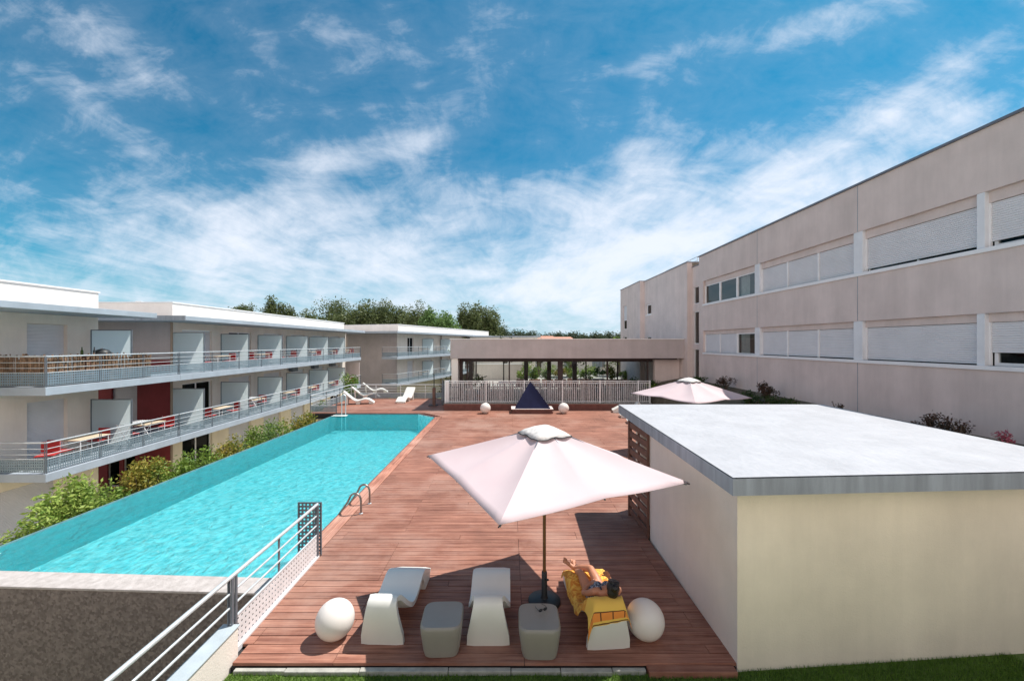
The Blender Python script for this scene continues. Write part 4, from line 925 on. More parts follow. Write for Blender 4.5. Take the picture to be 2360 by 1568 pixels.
for i, (x, y, h, r_, ml, lb) in enumerate([(-1.9,26.6,1.9,.6,'leaf_dark','large dark bushy plant at the left end of the pavilion'),
    (1.6,38,2.2,.7,'leaf_light','yellow green plant left of the central pavilion post'),(2.4,37,2.0,.6,'leaf_green','mid green plant beside the yellow green one behind the pavilion'),
    (3.9,38,2.1,.8,'leaf_light','bright palm like plant right of the central pavilion post'),(6.0,39,2.3,.8,'leaf_green','green bush behind the right half of the pavilion'),
    (7.6,37,2.0,.8,'leaf_light','yellowish shrub behind the right end of the glazing'),(9.2,36,2.1,.7,'leaf_rust','rusty yellow shrub at the far right behind the glazing'),
    (8.0,25.45,1.9,.6,'leaf_dark','dark climbing bush at the right end of the pavilion front'),(9.4,25.3,1.7,.6,'leaf_dark','dark leafy bush beside the pavilion side wall'),
    (9.0,24.95,1.5,.55,'leaf_green','green bush in the corner between pavilion and right building')]):
    potplant(lb, x, y, .12, h, r_, M[ml], i)
t = thing('garden_wall', 'pale low garden wall seen through the left half of the pavilion', 'wall', (-.5, 42, .12))
MB().box(-3.4, 2.0, 42, 42.3, .12, 1.75).build('wall', M['stucco_beige'], t); MB().box(-3.45, 2.05, 41.95, 42.35, 1.752, 1.82).build('wall_coping', M['coping_light'], t)
t = thing('villa', 'pale building with grey shutters seen through the right half of the pavilion', 'building', (12, 50, .12))
MB().box(4, 22, 50, 60, .12, 4.0).build('wall', M['stucco_white'], t)
for x in (7, 10.5, 14): MB().box(x, x+1.6, 49.95, 49.999, 1.0, 3.0).build('window', M['fascia_grey'], t)
# ------------------------------------------------------------------ parasols
def make_parasol(x, y, label, rz, rim=2.07, apex=2.72, half=1.45):
    t = thing('parasol', label, 'parasol', (x, y, 0), rz, 'square cream parasols')
    Mx = Matrix.Translation((x, y, 0)) @ Matrix.Rotation(rz, 4, 'Z')
    # local frame: corners at (+-half, +-half), mid ribs droop slightly less
    mb = MB(Mx); G = 12
    # panels between 8 ribs, each sagging between ribs and ending in a taut hem
    ribs = []
    for k in range(8):
        a = k*math.pi/4; rr = half*(math.sqrt(2) if k%2 else 1); z1 = rim if k%2 else rim+.035
        ribs.append((math.cos(a)*rr, math.sin(a)*rr, z1))
    for k in range(8):
        A, B = ribs[k], ribs[(k+1)%8]; vs = []; fs = []
        for i in range(G+1):
            s = .07+(1-.07)*i/G
            for j in range(9):
                u = j/8; ex = A[0]*(1-u)+B[0]*u; ey = A[1]*(1-u)+B[1]*u; ez = A[2]*(1-u)+B[2]*u
                bow = 1-.022*math.sin(math.pi*u)*(s**3)
                sag = -.07*math.sin(math.pi*u)*math.sin(math.pi*min(1, s*.85))
                z = apex+(ez-apex)*(s**.94)+sag
                vs.append((ex*s*bow, ey*s*bow, z))
        for i in range(G):
            for j in range(8): a = i*9+j; fs.append((a, a+1, a+10, a+9))
        mb.add(vs, fs)
    c = mb.build('canopy', M['canopy'], t, smooth=True)
    s_ = c.modifiers.new('thick', 'SOLIDIFY'); s_.thickness = .004
    mb = MB(Mx)
    for (rx, ry, z1) in ribs:
        mb = MB(Mx); p0 = (rx*.05, ry*.05, apex-.03); mb.tube([p0, (rx*.5, ry*.5, apex+(z1-apex)*(.5**.94)-.03), (rx*.985, ry*.985, z1-.03)], .011, 6)
        mb.tube([(0,0,apex-.62),(rx*.48, ry*.48, apex+(z1-apex)*(.48**.94)-.04)], .009, 6)
        mb.build('rib', M['steel_dark'], t)
    for (rx, ry, z1) in ribs[1::2]: MB(Mx).tube([(rx*.985,ry*.985,z1-.014),(rx*1.006,ry*1.006,z1-.018)], .009, 6).build('rib_tip', M['black'], t)
    mb = MB(Mx); cr = .31; vs = [(0,0,apex+.02)]; fs = []; N_ = 32
    for ring, (s, zz) in enumerate(((.35,-.01),(.75,-.075),(1.0,-.118))):
        for k in range(N_):
            a = 2*math.pi*k/N_; q = cr/max(abs(math.cos(a)), abs(math.sin(a))); q = min(q, cr*1.36)
            wob = .012*math.sin(a*8+ring)*s
            vs.append((math.cos(a)*q*s, math.sin(a)*q*s, apex+zz+wob-(.05*(q/cr-1) if ring == 2 else 0)))
    for k in range(N_): fs.append((0, 1+k, 1+(k+1)%N_))
    for r_ in range(2):
        for k in range(N_): a = 1+r_*N_+k; b = 1+r_*N_+(k+1)%N_; fs.append((a, a+N_, b+N_, b))
    mb.add(vs, fs); v = mb.build('vent_cap', M['vent_fabric'], t, smooth=True); v.modifiers.new('thick', 'SOLIDIFY').thickness = .004
    mb = MB(Mx)
    hs = [vs[1+2*N_+k] for k in range(N_)]; mb.tube([(p[0]*1.01,p[1]*1.01,p[2]-.004) for p in hs]+[(hs[0][0]*1.01,hs[0][1]*1.01,hs[0][2]-.004)], .008, 5); mb.build('vent_hem', M['black'], v)
    MB(Mx).tube([(0,0,.3),(0,0,apex-.02)], .025, 14).build('pole', M['pole_wood'], t, smooth=True)
    mb = MB(Mx); mb.lathe([(.25,.0),(.25,.03),(.23,.045),(.06,.065),(.045,.09),(.042,.46),(.036,.47),(.026,.47)], (0,0,0), 28); mb.tube([(.04,0,.38),(.085,0,.38)], .012, 8); mb.tube([(.085,-.02,.38),(.085,.02,.38)], .016, 8)
    mb.build('base', M['black'], t, smooth=True)
    return t
make_parasol(.555, 6.17, 'large cream square parasol with wooden pole shading the front loungers', R(-18.7-45))
make_parasol(6.63, 14.65, 'cream square parasol farther away, rising behind the flat shed roof', R(-18.7-45))

# ------------------------------------------------------------------ shed
def shed():
    t = thing('shed', 'low rendered shed with flat white roof and grey fascia on the right of the deck', 'shed', (4.9, 7.2, 0))
    # plan of walls: near-left, far-left, far-right, near-right
    WL = [(2.85,4.96),(2.90,8.16)]
    NR = (7.4, 5.30); FR = (7.7, 9.7); FL = (2.93, 9.7)
    mb = MB(); mb.quad((WL[0][0],WL[0][1],-.2),(*WL[1],-.2),(*WL[1],2.27),(*WL[0],2.27)); mb.quad((*WL[1],-.2),(3.1,8.16,-.2),(3.1,8.16,2.27),(*WL[1],2.27))
    mb.build('side_wall', M['stucco_shed_side'], t)
    mb = MB(); mb.quad((*WL[0],-.2),(*NR,-.2),(*NR,2.27),(*WL[0],2.27)); mb.build('front_wall', M['stucco_shed'], t)
    mb = MB(); mb.quad((*NR,-.2),(*FR,-.2),(*FR,2.27),(*NR,2.27)); mb.quad((*FR,-.2),(3.1,9.7,-.2),(3.1,9.7,2.27),(*FR,2.27)); mb.quad((3.1,8.16,0),(3.1,9.7,0),(3.1,9.7,2.27),(3.1,8.16,2.27)); mb.build('rear_wall', M['stucco_shed'], t)
    roof = [(2.57,4.56),(7.62,4.86),(7.87,10.0),(2.76,10.0)]
    cx = sum(p[0] for p in roof)/4; cy = sum(p[1] for p in roof)/4
    MB().prism(roof, 2.25, 2.445).build('roof_fascia', M['fascia_grey'], t)
    G = 40; mb = MB(); 
    for j in range(G+1):
        for i in range(G+1):
            u, v = i/G, j/G
            X = (roof[0][0]*(1-u)+roof[1][0]*u)*(1-v)+(roof[3][0]*(1-u)+roof[2][0]*u)*v; Y = (roof[0][1]*(1-u)+roof[1][1]*u)*(1-v)+(roof[3][1]*(1-u)+roof[2][1]*u)*v
            e = min(u, v, 1-u, 1-v); mb.v.append(Vector((X, Y, 2.462+(.008*noise.noise(Vector((X*1.4, Y*1.4, 0))) if e > .01 else 0))))
    for j in range(G):
        for i in range(G): a = j*(G+1)+i; mb.f.append((a, a+1, a+G+2, a+G+1))
    mb.build('roof', M['roof_white'], t, smooth=True)
    # louvred timber door leaf
    s = MB(); a0 = Vector((2.82, 9.25, 0)); a1 = Vector((2.86, 8.17, 0)); d = (a1-a0).normalized()
    def board(z0, z1, o0, o1, tilt=0):
        p = [a0, a1]; vs = []
        for q in p:
            vs += [(q.x+o0, q.y, z0), (q.x+o1, q.y, z0+.0), (q.x+o1+tilt, q.y, z1), (q.x+o0+tilt, q.y, z1)]
        s.add(vs, [(0,1,2,3),(7,6,5,4),(0,4,5,1),(1,5,6,2),(2,6,7,3),(3,7,4,0)])
    for k in range(11): board(.06+k*.198, .06+k*.198+.135, -.015, .01)
    lv = s.build('timber_louvre', M['wood_dark'], t)
    s = MB(); s.box(2.79, 2.87, 9.25, 9.31, .0, 2.24); s.box(2.845, 2.885, 8.165, 8.20, .0, 2.24); s.box(2.83,2.87,8.70,8.75,.02,2.24); s.build('louvre_frame', M['wood_dark'], lv)
shed()

# ------------------------------------------------------------------ loungers
def prof():
    # centre line of the moulded sheet: (s along, z), head support foot -> top -> seat -> knee -> foot
    P = [(0,.0),(-.02,.13),(-.04,.27),(-.05,.41),(-.03,.52),(.02,.565),(.09,.545),(.16,.47),(.25,.37),(.35,.285),(.47,.235),(.60,.225),(.75,.25),(.90,.30),(1.03,.325),(1.15,.30),(1.28,.23),(1.40,.16),(1.50,.12)]
    return P
def widths(s, z, i):
    w = .60
    if i <= 5: w = (.62-.24*(z/.565))*(.93 if i == 0 else 1)
    elif i <= 9: w = .38+(.60-.38)*min(1, (i-5)/4)
    return w
def smooth_path(P, W_, sub=4):
    out = []; n = len(P)
    for i in range(n-1):
        p0, p1, p2, p3 = P[max(i-1,0)], P[i], P[i+1], P[min(i+2,n-1)]
        for k in range(sub):
            t = k/sub
            f = lambda a, b, c, d: .5*((2*b)+(-a+c)*t+(2*a-5*b+4*c-d)*t*t+(-a+3*b-3*c+d)*t**3)
            out.append((f(p0[0],p1[0],p2[0],p3[0]), f(p0[1],p1[1],p2[1],p3[1]), W_[i]*(1-t)+W_[i+1]*t))
    out.append((*P[-1], W_[-1])); return out
def ribbon(mb, path, th, crown=.012):
    n = len(path); vs = []; fs = []; K = 7
    for i, (s, z, w) in enumerate(path):
        a = path[max(i-1,0)]; b = path[min(i+1,n-1)]; ts, tz = b[0]-a[0], b[1]-a[1]; l = math.hypot(ts,tz) or 1; ns, nz_ = -tz/l, ts/l
        # outward normal: left side of travel
        ring = []
        for k in range(K):
            u = -1+2*k/(K-1); c_ = crown*(1-u*u)
            ring.append((u*w/2*(1 if abs(u) < 1 else .985), s+ns*(th/2-c_*.0-(.012 if abs(u) == 1 else 0)), z+nz_*(th/2-(.012 if abs(u) == 1 else 0))))
        for k in range(K-1, -1, -1):
            u = -1+2*k/(K-1)
            ring.append((u*w/2*(1 if abs(u) < 1 else .985), s-ns*(th/2-(.012 if abs(u) == 1 else 0)), z-nz_*(th/2-(.012 if abs(u) == 1 else 0))))
        vs += ring
    Q = 2*K
    for i in range(n-1):
        for k in range(Q): a = i*Q+k; b = i*Q+(k+1)%Q; fs.append((a, b, b+Q, a+Q))
    fs += [tuple(range(Q-1,-1,-1)), tuple(range((n-1)*Q, n*Q))]
    mb.add(vs, fs)
PATH = smooth_path(prof(), [widths(s, z, i) for i, (s, z) in enumerate(prof())])
def make_lounger(label, group):
    t = thing('sun_lounger', label, 'sun lounger', (0,0,0), 0, group)
    P = [(s, max(z, .03) if i > 0 else .002, w) for i, (s, z, w) in enumerate(PATH)]
    mb = MB(); ribbon(mb, [(s, z, w) for (s, z, w) in P], .085); mb.build('moulded_body', M['plastic_white'], t, smooth=True)
    # hollow foot plinth under the leg end and side webs
    mb = MB(); mb.prism([(-.27,.0),(.27,.0),(.27,.001),(-.27,.001)], 0, .001)
    mb = MB()
    foot = [(.98,.285),(1.08,.16),(1.15,.0),(1.46,.0),(1.49,.09),(1.38,.135),(1.27,.20),(1.15,.27)]
    vs = []; 
    for X in (-.29, .29): vs += [(X, a, b) for (a, b) in foot]
    n = len(foot); mb.add(vs, [tuple(range(n-1,-1,-1)), tuple(range(n,2*n))]+[(i,(i+1)%n,n+(i+1)%n,n+i) for i in range(n)])
    mb.build('foot_block', M['plastic_white'], t, bevel=.01)
    return t
LG1 = 'white moulded loungers under the front parasol'; LG2 = 'white moulded loungers on the far left deck'; LG3 = 'white moulded loungers beside the shed'
L0 = make_lounger('empty white lounger, leftmost in the front row, with a sunlit back', LG1); L0.location = (-1.68, 5.33, .0); L0.rotation_euler.z = R(-2)
def lounger_copy(x, y, rz, label, group):
    o = copy_tree(L0); o.location = (x, y, 0); o.rotation_euler.z = rz; o['label'] = label; o['group'] = group; return o
lounger_copy(-.27, 5.31, R(0), 'empty white lounger standing between the two moulded side tables', LG1)
LP = lounger_copy(1.31, 5.25, R(4), 'white lounger covered with the yellow towel the person lies on', LG1)
# far deck loungers: a longer shape with a straight raised back
def make_chaise(label, group):
    t = thing('sun_lounger', label, 'sun lounger', (0,0,0), 0, group)
    P = [(.0,.84),(.12,.74),(.30,.58),(.50,.40),(.68,.27),(.84,.22),(1.0,.235),(1.18,.29),(1.36,.325),(1.54,.30),(1.70,.21),(1.84,.11),(1.90,.06)]
    mb = MB(); ribbon(mb, smooth_path(P, [.62,.66]+[.68]*11), .085); mb.build('moulded_body', M['plastic_white'], t, smooth=True)
    for prof_, nm in (([(.74,.20),(.80,0),(1.02,0),(1.10,.23),(.92,.19)], 'seat_block'), ([(.16,.62),(.22,.0),(.30,0),(.27,.55)], 'back_support'), ([(1.56,.24),(1.60,0),(1.90,0),(1.86,.07),(1.72,.16)], 'foot_block')):
        mb = MB(); n = len(prof_); vs = [(X, a, b) for X in (-.26, .26) for (a, b) in prof_]
        mb.add(vs, [tuple(range(n-1,-1,-1)), tuple(range(n,2*n))]+[(i,(i+1)%n,n+(i+1)%n,n+i) for i in range(n)]); mb.build(nm, M['plastic_white'], t, bevel=.01)
    return t
CH = make_chaise('nearest of the three side-on white loungers beyond the pool', LG2)
def chaise(o, x, y, rz, label, group): o.location = (x, y, 0); o.rotation_euler.z = rz; o['label'] = label; o['group'] = group
for k, (px, py, rz, lb) in enumerate([(792, 931, R(-76), 'nearest of the three side-on white loungers beyond the pool'),
                         (811, 918, R(-74), 'middle of the three side-on white loungers beyond the pool'),
                         (836, 906, R(-72), 'farthest of the three side-on white loungers beyond the pool')]):
    Y = 3672/(py-790); X = (px-1172)/918*Y
    chaise(CH if k == 0 else copy_tree(CH), X, Y, rz, lb, LG2)
chaise(copy_tree(CH), -6.95, 28.45, R(172), 'white lounger with raised back standing alone by the back railing', 'white lounger alone by the back railing')
for i, (px, py, lb) in enumerate([(1412, 951, 'farthest of the three white loungers beside the shed roof corner'), (1430, 963, 'middle one of the three white loungers beside the shed roof corner'), (1447, 977, 'nearest of the three white loungers beside the shed roof corner')]):
    Y = 3672/(py-790); X = (px-1172)/918*Y
    o = lounger_copy(X+1.55, Y+.15, R(90-8), lb, LG3)

# ------------------------------------------------------------------ stools / side tables, globes
def superell(w, d, e, n=40):
    out = []
    for k in range(n):
        a = 2*math.pi*k/n; c, s = math.cos(a), math.sin(a)
        out.append((w/2*math.copysign(abs(c)**e, c), d/2*math.copysign(abs(s)**e, s)))
    return out
def side_table(x, y, label, rz=0):
    t = thing('side_table', label, 'side table', (x, y, 0), rz, 'moulded side tables between the loungers')
    mb = MB(Matrix.Translation((x,y,0)) @ Matrix.Rotation(rz,4,'Z')); vs = []; fs = []; n = 40
    rings = [(.40,.40,.45,.0),(.44,.44,.42,.015),(.47,.47,.40,.08),(.525,.53,.38,.30),(.54,.55,.38,.375),(.53,.54,.38,.405),(.50,.51,.40,.42),(.40,.41,.45,.414),(.20,.2,.6,.408),(.02,.02,1,.406)]
    for (w, d, e, z) in rings: vs += [(a, b, z) for (a, b) in superell(w, d, e, n)]
    for i in range(len(rings)-1):
        for k in range(n): a = i*n+k; b = i*n+(k+1)%n; fs.append((a, b, b+n, a+n))
    fs += [tuple(range(n-1,-1,-1)), tuple(range((len(rings)-1)*n, len(rings)*n))]
    mb.add(vs, fs); mb.build('moulded_shell', M['plastic_table'], t, smooth=True)
side_table(-.87, 5.27, 'plain moulded side table between the two empty front loungers', R(2))
side_table(.40, 5.23, 'moulded side table at the parasol foot with sunglasses on it', R(-1))
g = thing('sunglasses', 'dark sunglasses lying on the side table at the parasol foot', 'sunglasses', (.46, 5.33, .418))
mb = MB(Matrix.Translation((.46,5.33,.415)) @ Matrix.Rotation(R(25),4,'Z'))
for sx in (-.035,.035): mb.ell((sx,0,.022), (.03,.008,.022), 12, 8)
mb.build('lens', M['black'], g); mb2 = MB(mb.M)
mb2.tube([(-.012,0,.03),(.012,0,.03)], .003, 6)
for sx in (-1,1): mb2.tube([(sx*.064,0,.03),(sx*.066,.07,.022),(sx*.05,.12,.01)], .003, 6)
mb2.build('frame', M['black'], g)
def globe(x, y, r, label, group):
    t = thing('globe_lamp', label, 'globe lamp', (x, y, 0), 0, group)
    MB().ell((x,y,r*.985), (r,r,r), 48, 28).build('globe', M['globe'], t, smooth=True)
    MB().lathe([(r*.30,0),(r*.30,.014),(r*.24,.02)], (x,y,0), 20).build('foot', M['white_paint'], t)
globe(-2.36, 5.42, .25, 'white globe lamp standing in the sun left of the front loungers', 'white globe lamps on the deck')
globe(1.86, 5.42, .25, 'white globe lamp in the shade to the right of the person', 'white globe lamps on the deck')
globe(-1.32, 22.7, .30, 'white globe lamp left of the navy pyramid', 'white globe lamps on the deck')
globe(3.14, 22.7, .30, 'white globe lamp right of the navy pyramid', 'white globe lamps on the deck')

# ------------------------------------------------------------------ planter, white fence, palisade, pyramid
t = thing('planter_wall', 'long dark red timber planter edging the end of the deck', 'planter', (2.5, 24.1, 0))
mb = MB()
for k in range(3): mb.box(-3.85, 8.55, 23.76, 23.80, .0+k*.128, .12+k*.128)
for k in range(3): mb.box(-3.85, -3.81, 23.81, 24.6, .0+k*.128, .12+k*.128)
mb.build('timber_cladding', M['planter_wood'], t)
MB().box(-3.80, 8.55, 23.81, 24.6, .0, .34).build('soil_fill', M['soil'], t); MB().box(-3.87, 8.55, 23.74, 23.90, .385, .41).build('cap', M['kerb'], t)
t = thing('white_railing', 'white painted metal railing standing on the long timber planter', 'railing', (2.5, 23.95, .4))
mb = MB(); n = 0; x = -3.78
secs = [-3.78, -1.35, .95, 3.25, 5.5, 7.8, 8.5]
for a, c in zip(secs[:-1], secs[1:]):
    mb = MB(); mb.box(a+.03, c-.03, 23.93, 23.97, 1.60, 1.635); mb.box(a+.03, c-.03, 23.93, 23.97, 1.70, 1.735) ; mb.box(a+.03, c-.03, 23.93, 23.97, .47, .505)
    k = a+.14
    while k < c-.08: mb.box(k-.009, k+.009, 23.941, 23.959, .506, 1.599); k += .115
    mb.build('fence_panel', M['white_paint'], t)
for a in secs: MB().box(a-.03, a+.03, 23.92, 23.98, .41, 1.76).build('post', M['white_paint'], t)
MB().box(-3.80, -3.76, 24.0, 25.6, 1.60, 1.64).build('side_rail', M['white_paint'], t)
t = thing('white_post_panel', 'plain white upright panel at the left end of the white railing', 'panel', (-3.78, 23.85, .41)); MB().box(-3.86, -3.60, 24.02, 24.06, .41, 1.75).build('panel', M['white_paint'], t)
t = thing('palisade', 'weathered grey stake palisade standing behind the white railing', 'fence', (2.5, 24.3, .34))
mb = MB(); rnd = random.Random(4); x = -3.6
while x < 8.5:
    r_ = rnd.uniform(.026,.042); mb.tube([(x,24.25+rnd.uniform(-.03,.03),.34),(x+rnd.uniform(-.03,.03),24.25,1.0),(x+rnd.uniform(-.04,.04),24.25+rnd.uniform(-.03,.03),rnd.uniform(1.50,1.72))], [r_,r_*.95,r_*.8], 7); x += rnd.uniform(.085,.125)
mb.build('stakes', M['stake'], t)
mb = MB(); mb.box(-3.6, 8.5, 24.30, 24.33, .62, .68); mb.box(-3.6, 8.5, 24.30, 24.33, 1.28, 1.34); mb.build('wire_rail', M['steel_dark'], t)
t = thing('timber_plinth', 'low dark timber plinth carrying the navy pyramid', 'plinth', (1.35, 23.0, 0))
mb = MB(); mb.box(.18, 2.52, 22.55, 23.6, 0, .11); mb.box(.22, 2.48, 22.60, 23.6, .114, .24); mb.build('cladding', M['planter_wood'], t); MB().box(.16, 2.54, 22.52, 23.62, .243, .275).build('top_board', M['stucco_pink'], t)
t = thing('pyramid_fountain', 'dark navy tiled pyramid with stepped right edge on the timber plinth', 'sculpture', (1.35, 23.1, .28))
mb = MB(); ap = (1.26, 23.2, 1.78); Bp = [(.36,22.62,.277),(2.36,22.62,.277),(2.3,23.58,.277),(.42,23.58,.277)]
mb.add([*Bp, ap], [(0,1,4),(1,2,4),(2,3,4),(3,0,4),(3,2,1,0)])
mb.build('pyramid_body', M['navy'], t)
mb = MB()
for k in range(17):
    f = (k+.5)/18; e = [Bp[1][i]*(1-f)+ap[i]*f for i in range(3)]; s = .035
    mb.box(e[0]-s+.008*math.sin(k*2.1), e[0]+s*1.1, e[1]-s, e[1]+s, e[2]-.04, e[2]+.04)
    f2 = k/18; 
mb.build('stepped_edge', M['navy'], t, bevel=.006)

# ------------------------------------------------------------------ foreground guard rail and perforated end screen
t = thing('guard_rail', 'galvanised steel guard rail running down the left side of the front deck', 'railing', (-3.58, 5.3, 0))
XR_ = -3.58
mb = MB(); mb.tube([(XR_,2.4,.985),(XR_,7.46,.985)], .026, 14)
mb.build('top_rail', M['steel'], t, smooth=True)
for (h, ya, yb_) in ((.78,5.22,7.46),(.60,5.22,7.46),(.78,2.4,5.12),(.60,2.4,5.12)):
    mb = MB(); mb.tube([(XR_,ya,h),(XR_,yb_,h)], .015, 10); mb.build('mid_rail', M['steel'], t, smooth=True)
mb = MB(); mb.tube([(XR_,5.2,.42),(XR_,7.46,.42)], .018, 10); mb.build('panel_top_rail', M['steel'], t, smooth=True)
for (y, z0) in ((5.13,.37),(5.20,.02),(6.25,-.02),(7.44,.0),(3.0,.37)):
    MB().box(XR_-.03, XR_-.015, y-.022, y+.022, z0, .975).build('post', M['steel_dark'], t, bevel=.003)
    if y < 5.3 or y > 7: MB().box(XR_+.015, XR_+.03, y-.022, y+.022, z0, .975).build('post', M['steel_dark'], t, bevel=.003)
mb = MB(); perf_panel(mb, (XR_+.01,5.22), (XR_+.01,7.43), .03, .41, .074, .40, 8); p = mb.build('perforated_panel', M['perf_white'], t); p.modifiers.new('thick','SOLIDIFY').thickness = .003
mb = MB(); mb.box(XR_-.03, XR_+.04, 5.2, 7.46, -.04, .028); mb.build('bottom_channel', M['perf_white'], t)
t = thing('perforated_screen', 'upright perforated steel end screen beside the pool corner', 'screen', (-3.76, 7.5, 0))
mb = MB(); perf_panel(mb, (-3.96,7.52), (-3.545,7.52), .02, .985, .066, .56, 8); p = mb.build('perforated_sheet', M['steel_dark'], t); p.modifiers.new('thick','SOLIDIFY').thickness = .003
mb = MB(); mb.box(-3.975,-3.955,7.505,7.535,0,1.0); mb.box(-3.55,-3.53,7.505,7.535,0,1.0); mb.box(-3.955,-3.55,7.51,7.53,.985,1.0); mb.box(-3.64,-3.60,7.495,7.504,0,.985); mb.build('screen_frame', M['steel_dark'], t)
t = thing('low_wall', 'low beige walkway wall with pale metal cap in the bottom left corner', 'wall', (-3.58, 3.5, 0))
MB().box(-3.675, -3.485, .6, 5.13, GZ, .352).build('wall', M['stucco_beige'], t)
MB().box(-3.69, -3.47, .6, 5.15, .354, .372).build('cap', M['cap_grey'], t, bevel=.003)

# ------------------------------------------------------------------ pool ladder and far pool ladder
def ladder(label, x, y, rz, s=1.0, tall=.47):
    t = thing('pool_ladder', label, 'pool ladder', (x, y, 0), rz)
    Mx = Matrix.Translation((x,y,0)) @ Matrix.Rotation(rz,4,'Z')
    for dy in (-.29, .29):
        pts = [(.16,dy,0),(.16,dy,tall*.62)]
        for k in range(1,9): a = math.pi*k/9; pts.append((.02+.14*math.cos(a), dy, tall*.62+ .38*tall*math.sin(a)))
        pts += [(-.16,dy,tall*.55),(-.42,dy,-.1),(-.46,dy,-.3),(-.46,dy,-1.2)]
        MB(Mx).tube(pts, .024, 10).build('handrail', M['ladder_steel'], t, smooth=True)
        MB(Mx).lathe([(.045,.0),(.045,.012),(.02,.02)], (.16,dy,.004), 14).build('foot_flange', M['steel'], t)
    for k in range(4): MB(Mx).box(-.50,-.42,-.28,.28,-.35-k*.25,-.33-k*.25).build('tread', M['steel'], t)
ladder('stainless pool ladder with two hooped handrails on the deck side of the pool', -3.62, 9.63, 0, tall=.48)
t = thing('pool_lift', 'tall steel lift posts rising from the far left corner of the pool', 'pool lift', (-9.25, 22.3, 0))
for dx in (0, .22): MB().tube([(-9.32+dx,22.25,-1.2),(-9.32+dx,22.25,1.05)], .025, 10).build('post', M['steel'], t, smooth=True)
MB().tube([(-9.32,22.25,1.05),(-9.21,22.25,1.15),(-9.10,22.25,1.05)], .025, 10).build('top_bend', M['steel'], t, smooth=True)
MB().box(-9.75,-8.95,21.9,22.2,-.03,.0).build('seat', M['plastic_white'], t, bevel=.01)

# far deck railing, shower post, table etc
def far_rail():
    t = thing('deck_railing', 'galvanised railing with horizontal bars along the back of the far deck', 'railing', (-8, 28.75, 0))
    mb = MB()
    for h, r_ in ((1.0,.028),(.78,.014),(.60,.014),(.42,.014)): mb.tube([(-11.35,28.75,h),(-4.2,28.75,h)], r_, 8)
    mb.build('rail', M['steel'], t, smooth=True)
    for k in range(5): x = -11.35+k*1.78; MB().box(x-.02,x+.02,28.73,28.77,0,1.0).build('post', M['steel'], t)
    mb = MB(); perf_panel(mb, (-11.35,28.76), (-4.2,28.76), .04, .40, .07, .45); mb.build('perforated_panel', M['perf'], t)
    t = thing('deck_railing', 'dense steel railing closing the left side of the far deck', 'railing', (-11.35, 25.5, 0))
    mb = MB()
    for h, r_ in ((1.0,.028),(.78,.014),(.60,.014),(.42,.014)): mb.tube([(-11.35,22.85,h),(-11.35,28.7,h)], r_, 8); mb.tube([(-11.3,22.8,h),(-9.85,22.8,h)], r_, 8)
    mb.build('rail', M['steel'], t, smooth=True)
    for (x,y) in ((-11.35,22.82),(-11.35,24.8),(-11.35,26.8),(-9.85,22.8)): MB().box(x-.02,x+.02,y-.02,y+.02,-.3,1.0).build('post', M['steel_dark'], t)
    mb = MB(); perf_panel(mb, (-11.35,22.85), (-11.35,28.7), .04, .40, .07, .45); mb.build('perforated_panel', M['perf'], t); mb = MB(); perf_panel(mb, (-11.3,22.81), (-9.85,22.81), .04, .40, .07, .45); mb.build('perforated_panel', M['perf'], t)
far_rail()
t = thing('deck_shower', 'dark timber shower column at the back of the deck', 'shower', (-4.75, 25.5, 0))
MB().box(-4.86,-4.68,25.4,25.6,0,1.15).build('column', M['wood_dark'], t, bevel=.01); MB().box(-5.1,-4.55,25.2,25.8,0.001,.05).build('base', M['dark_brown'], t)
MB().tube([(-4.77,25.5,1.15),(-4.77,25.5,2.0),(-4.77,25.2,2.05)], .03, 8).build('shower_pipe', M['black'], t)
t = thing('leaning_board', 'dark folded sunshade leaning beside the shower column', 'sunshade', (-4.2, 25.6, 0))
MB().tube([(-4.2,25.7,.0),(-4.2,25.7,.3),(-4.25,25.75,1.7)], [.10,.16,.03], 10).build('folded_fabric', M['steel_dark'], t)
shrub('dark leafy shrub behind the back railing beside the white railing', -4.3, 29.6, 1.4, .9, M['leaf_dark'], 1500, .16, base=GZ, seed=3)
shrub('green shrub at the foot of the angled building behind the back railing', -12.2, 30.5, 1.55, .8, M['leaf_green'], 1500, .16, base=GZ, seed=4)
shrub('low hedge bush behind the back railing near the lone lounger', -8.4, 31.0, .2, 1.3, M['leaf_light'], 1500, .16, base=GZ, seed=5)

# ------------------------------------------------------------------ balcony furniture
def chair(label, x, y, z, rz):
    t = thing('balcony_chair', label, 'chair', (x, y, z), rz, 'red chairs on the balconies')
    Mx = Matrix.Translation((x,y,z)) @ Matrix.Rotation(rz,4,'Z')
    MB(Mx).box(-.24,.24,-.24,.24,.42,.46).build('seat', M['red_fabric'], t, bevel=.01)
    MB(Mx).box(-.24,-.20,-.23,.23,.50,.86).build('backrest', M['red_fabric'], t, bevel=.01)
    for sx, sy in ((-.22,-.22),(-.22,.22),(.22,-.22),(.22,.22)):
        MB(Mx).tube([(sx,sy,0),(sx*.95,sy,.42)] if sx > 0 else [(sx,sy,0),(sx,sy,.88)], .012, 6).build('leg', M['steel'], t)
    return t
def btable(label, x, y, z, rz=0):
    t = thing('balcony_table', label, 'table', (x, y, z), rz, 'small tables on the balconies')
    Mx = Matrix.Translation((x,y,z)) @ Matrix.Rotation(rz,4,'Z')
    MB(Mx).box(-.36,.36,-.55,.55,.71,.74).build('table_top', M['table_top'], t, bevel=.006)
    for sx in (-.32,.32):
        for sy in (-.5,.5): MB(Mx).tube([(sx,sy,0),(sx,sy,.71)], .016, 6).build('leg', M['white_paint'], t)
    return t
C0 = chair('red chair on the lower balcony nearest the left edge, by the railing end', -15.75, 13.6, ZF[1], R(-60))
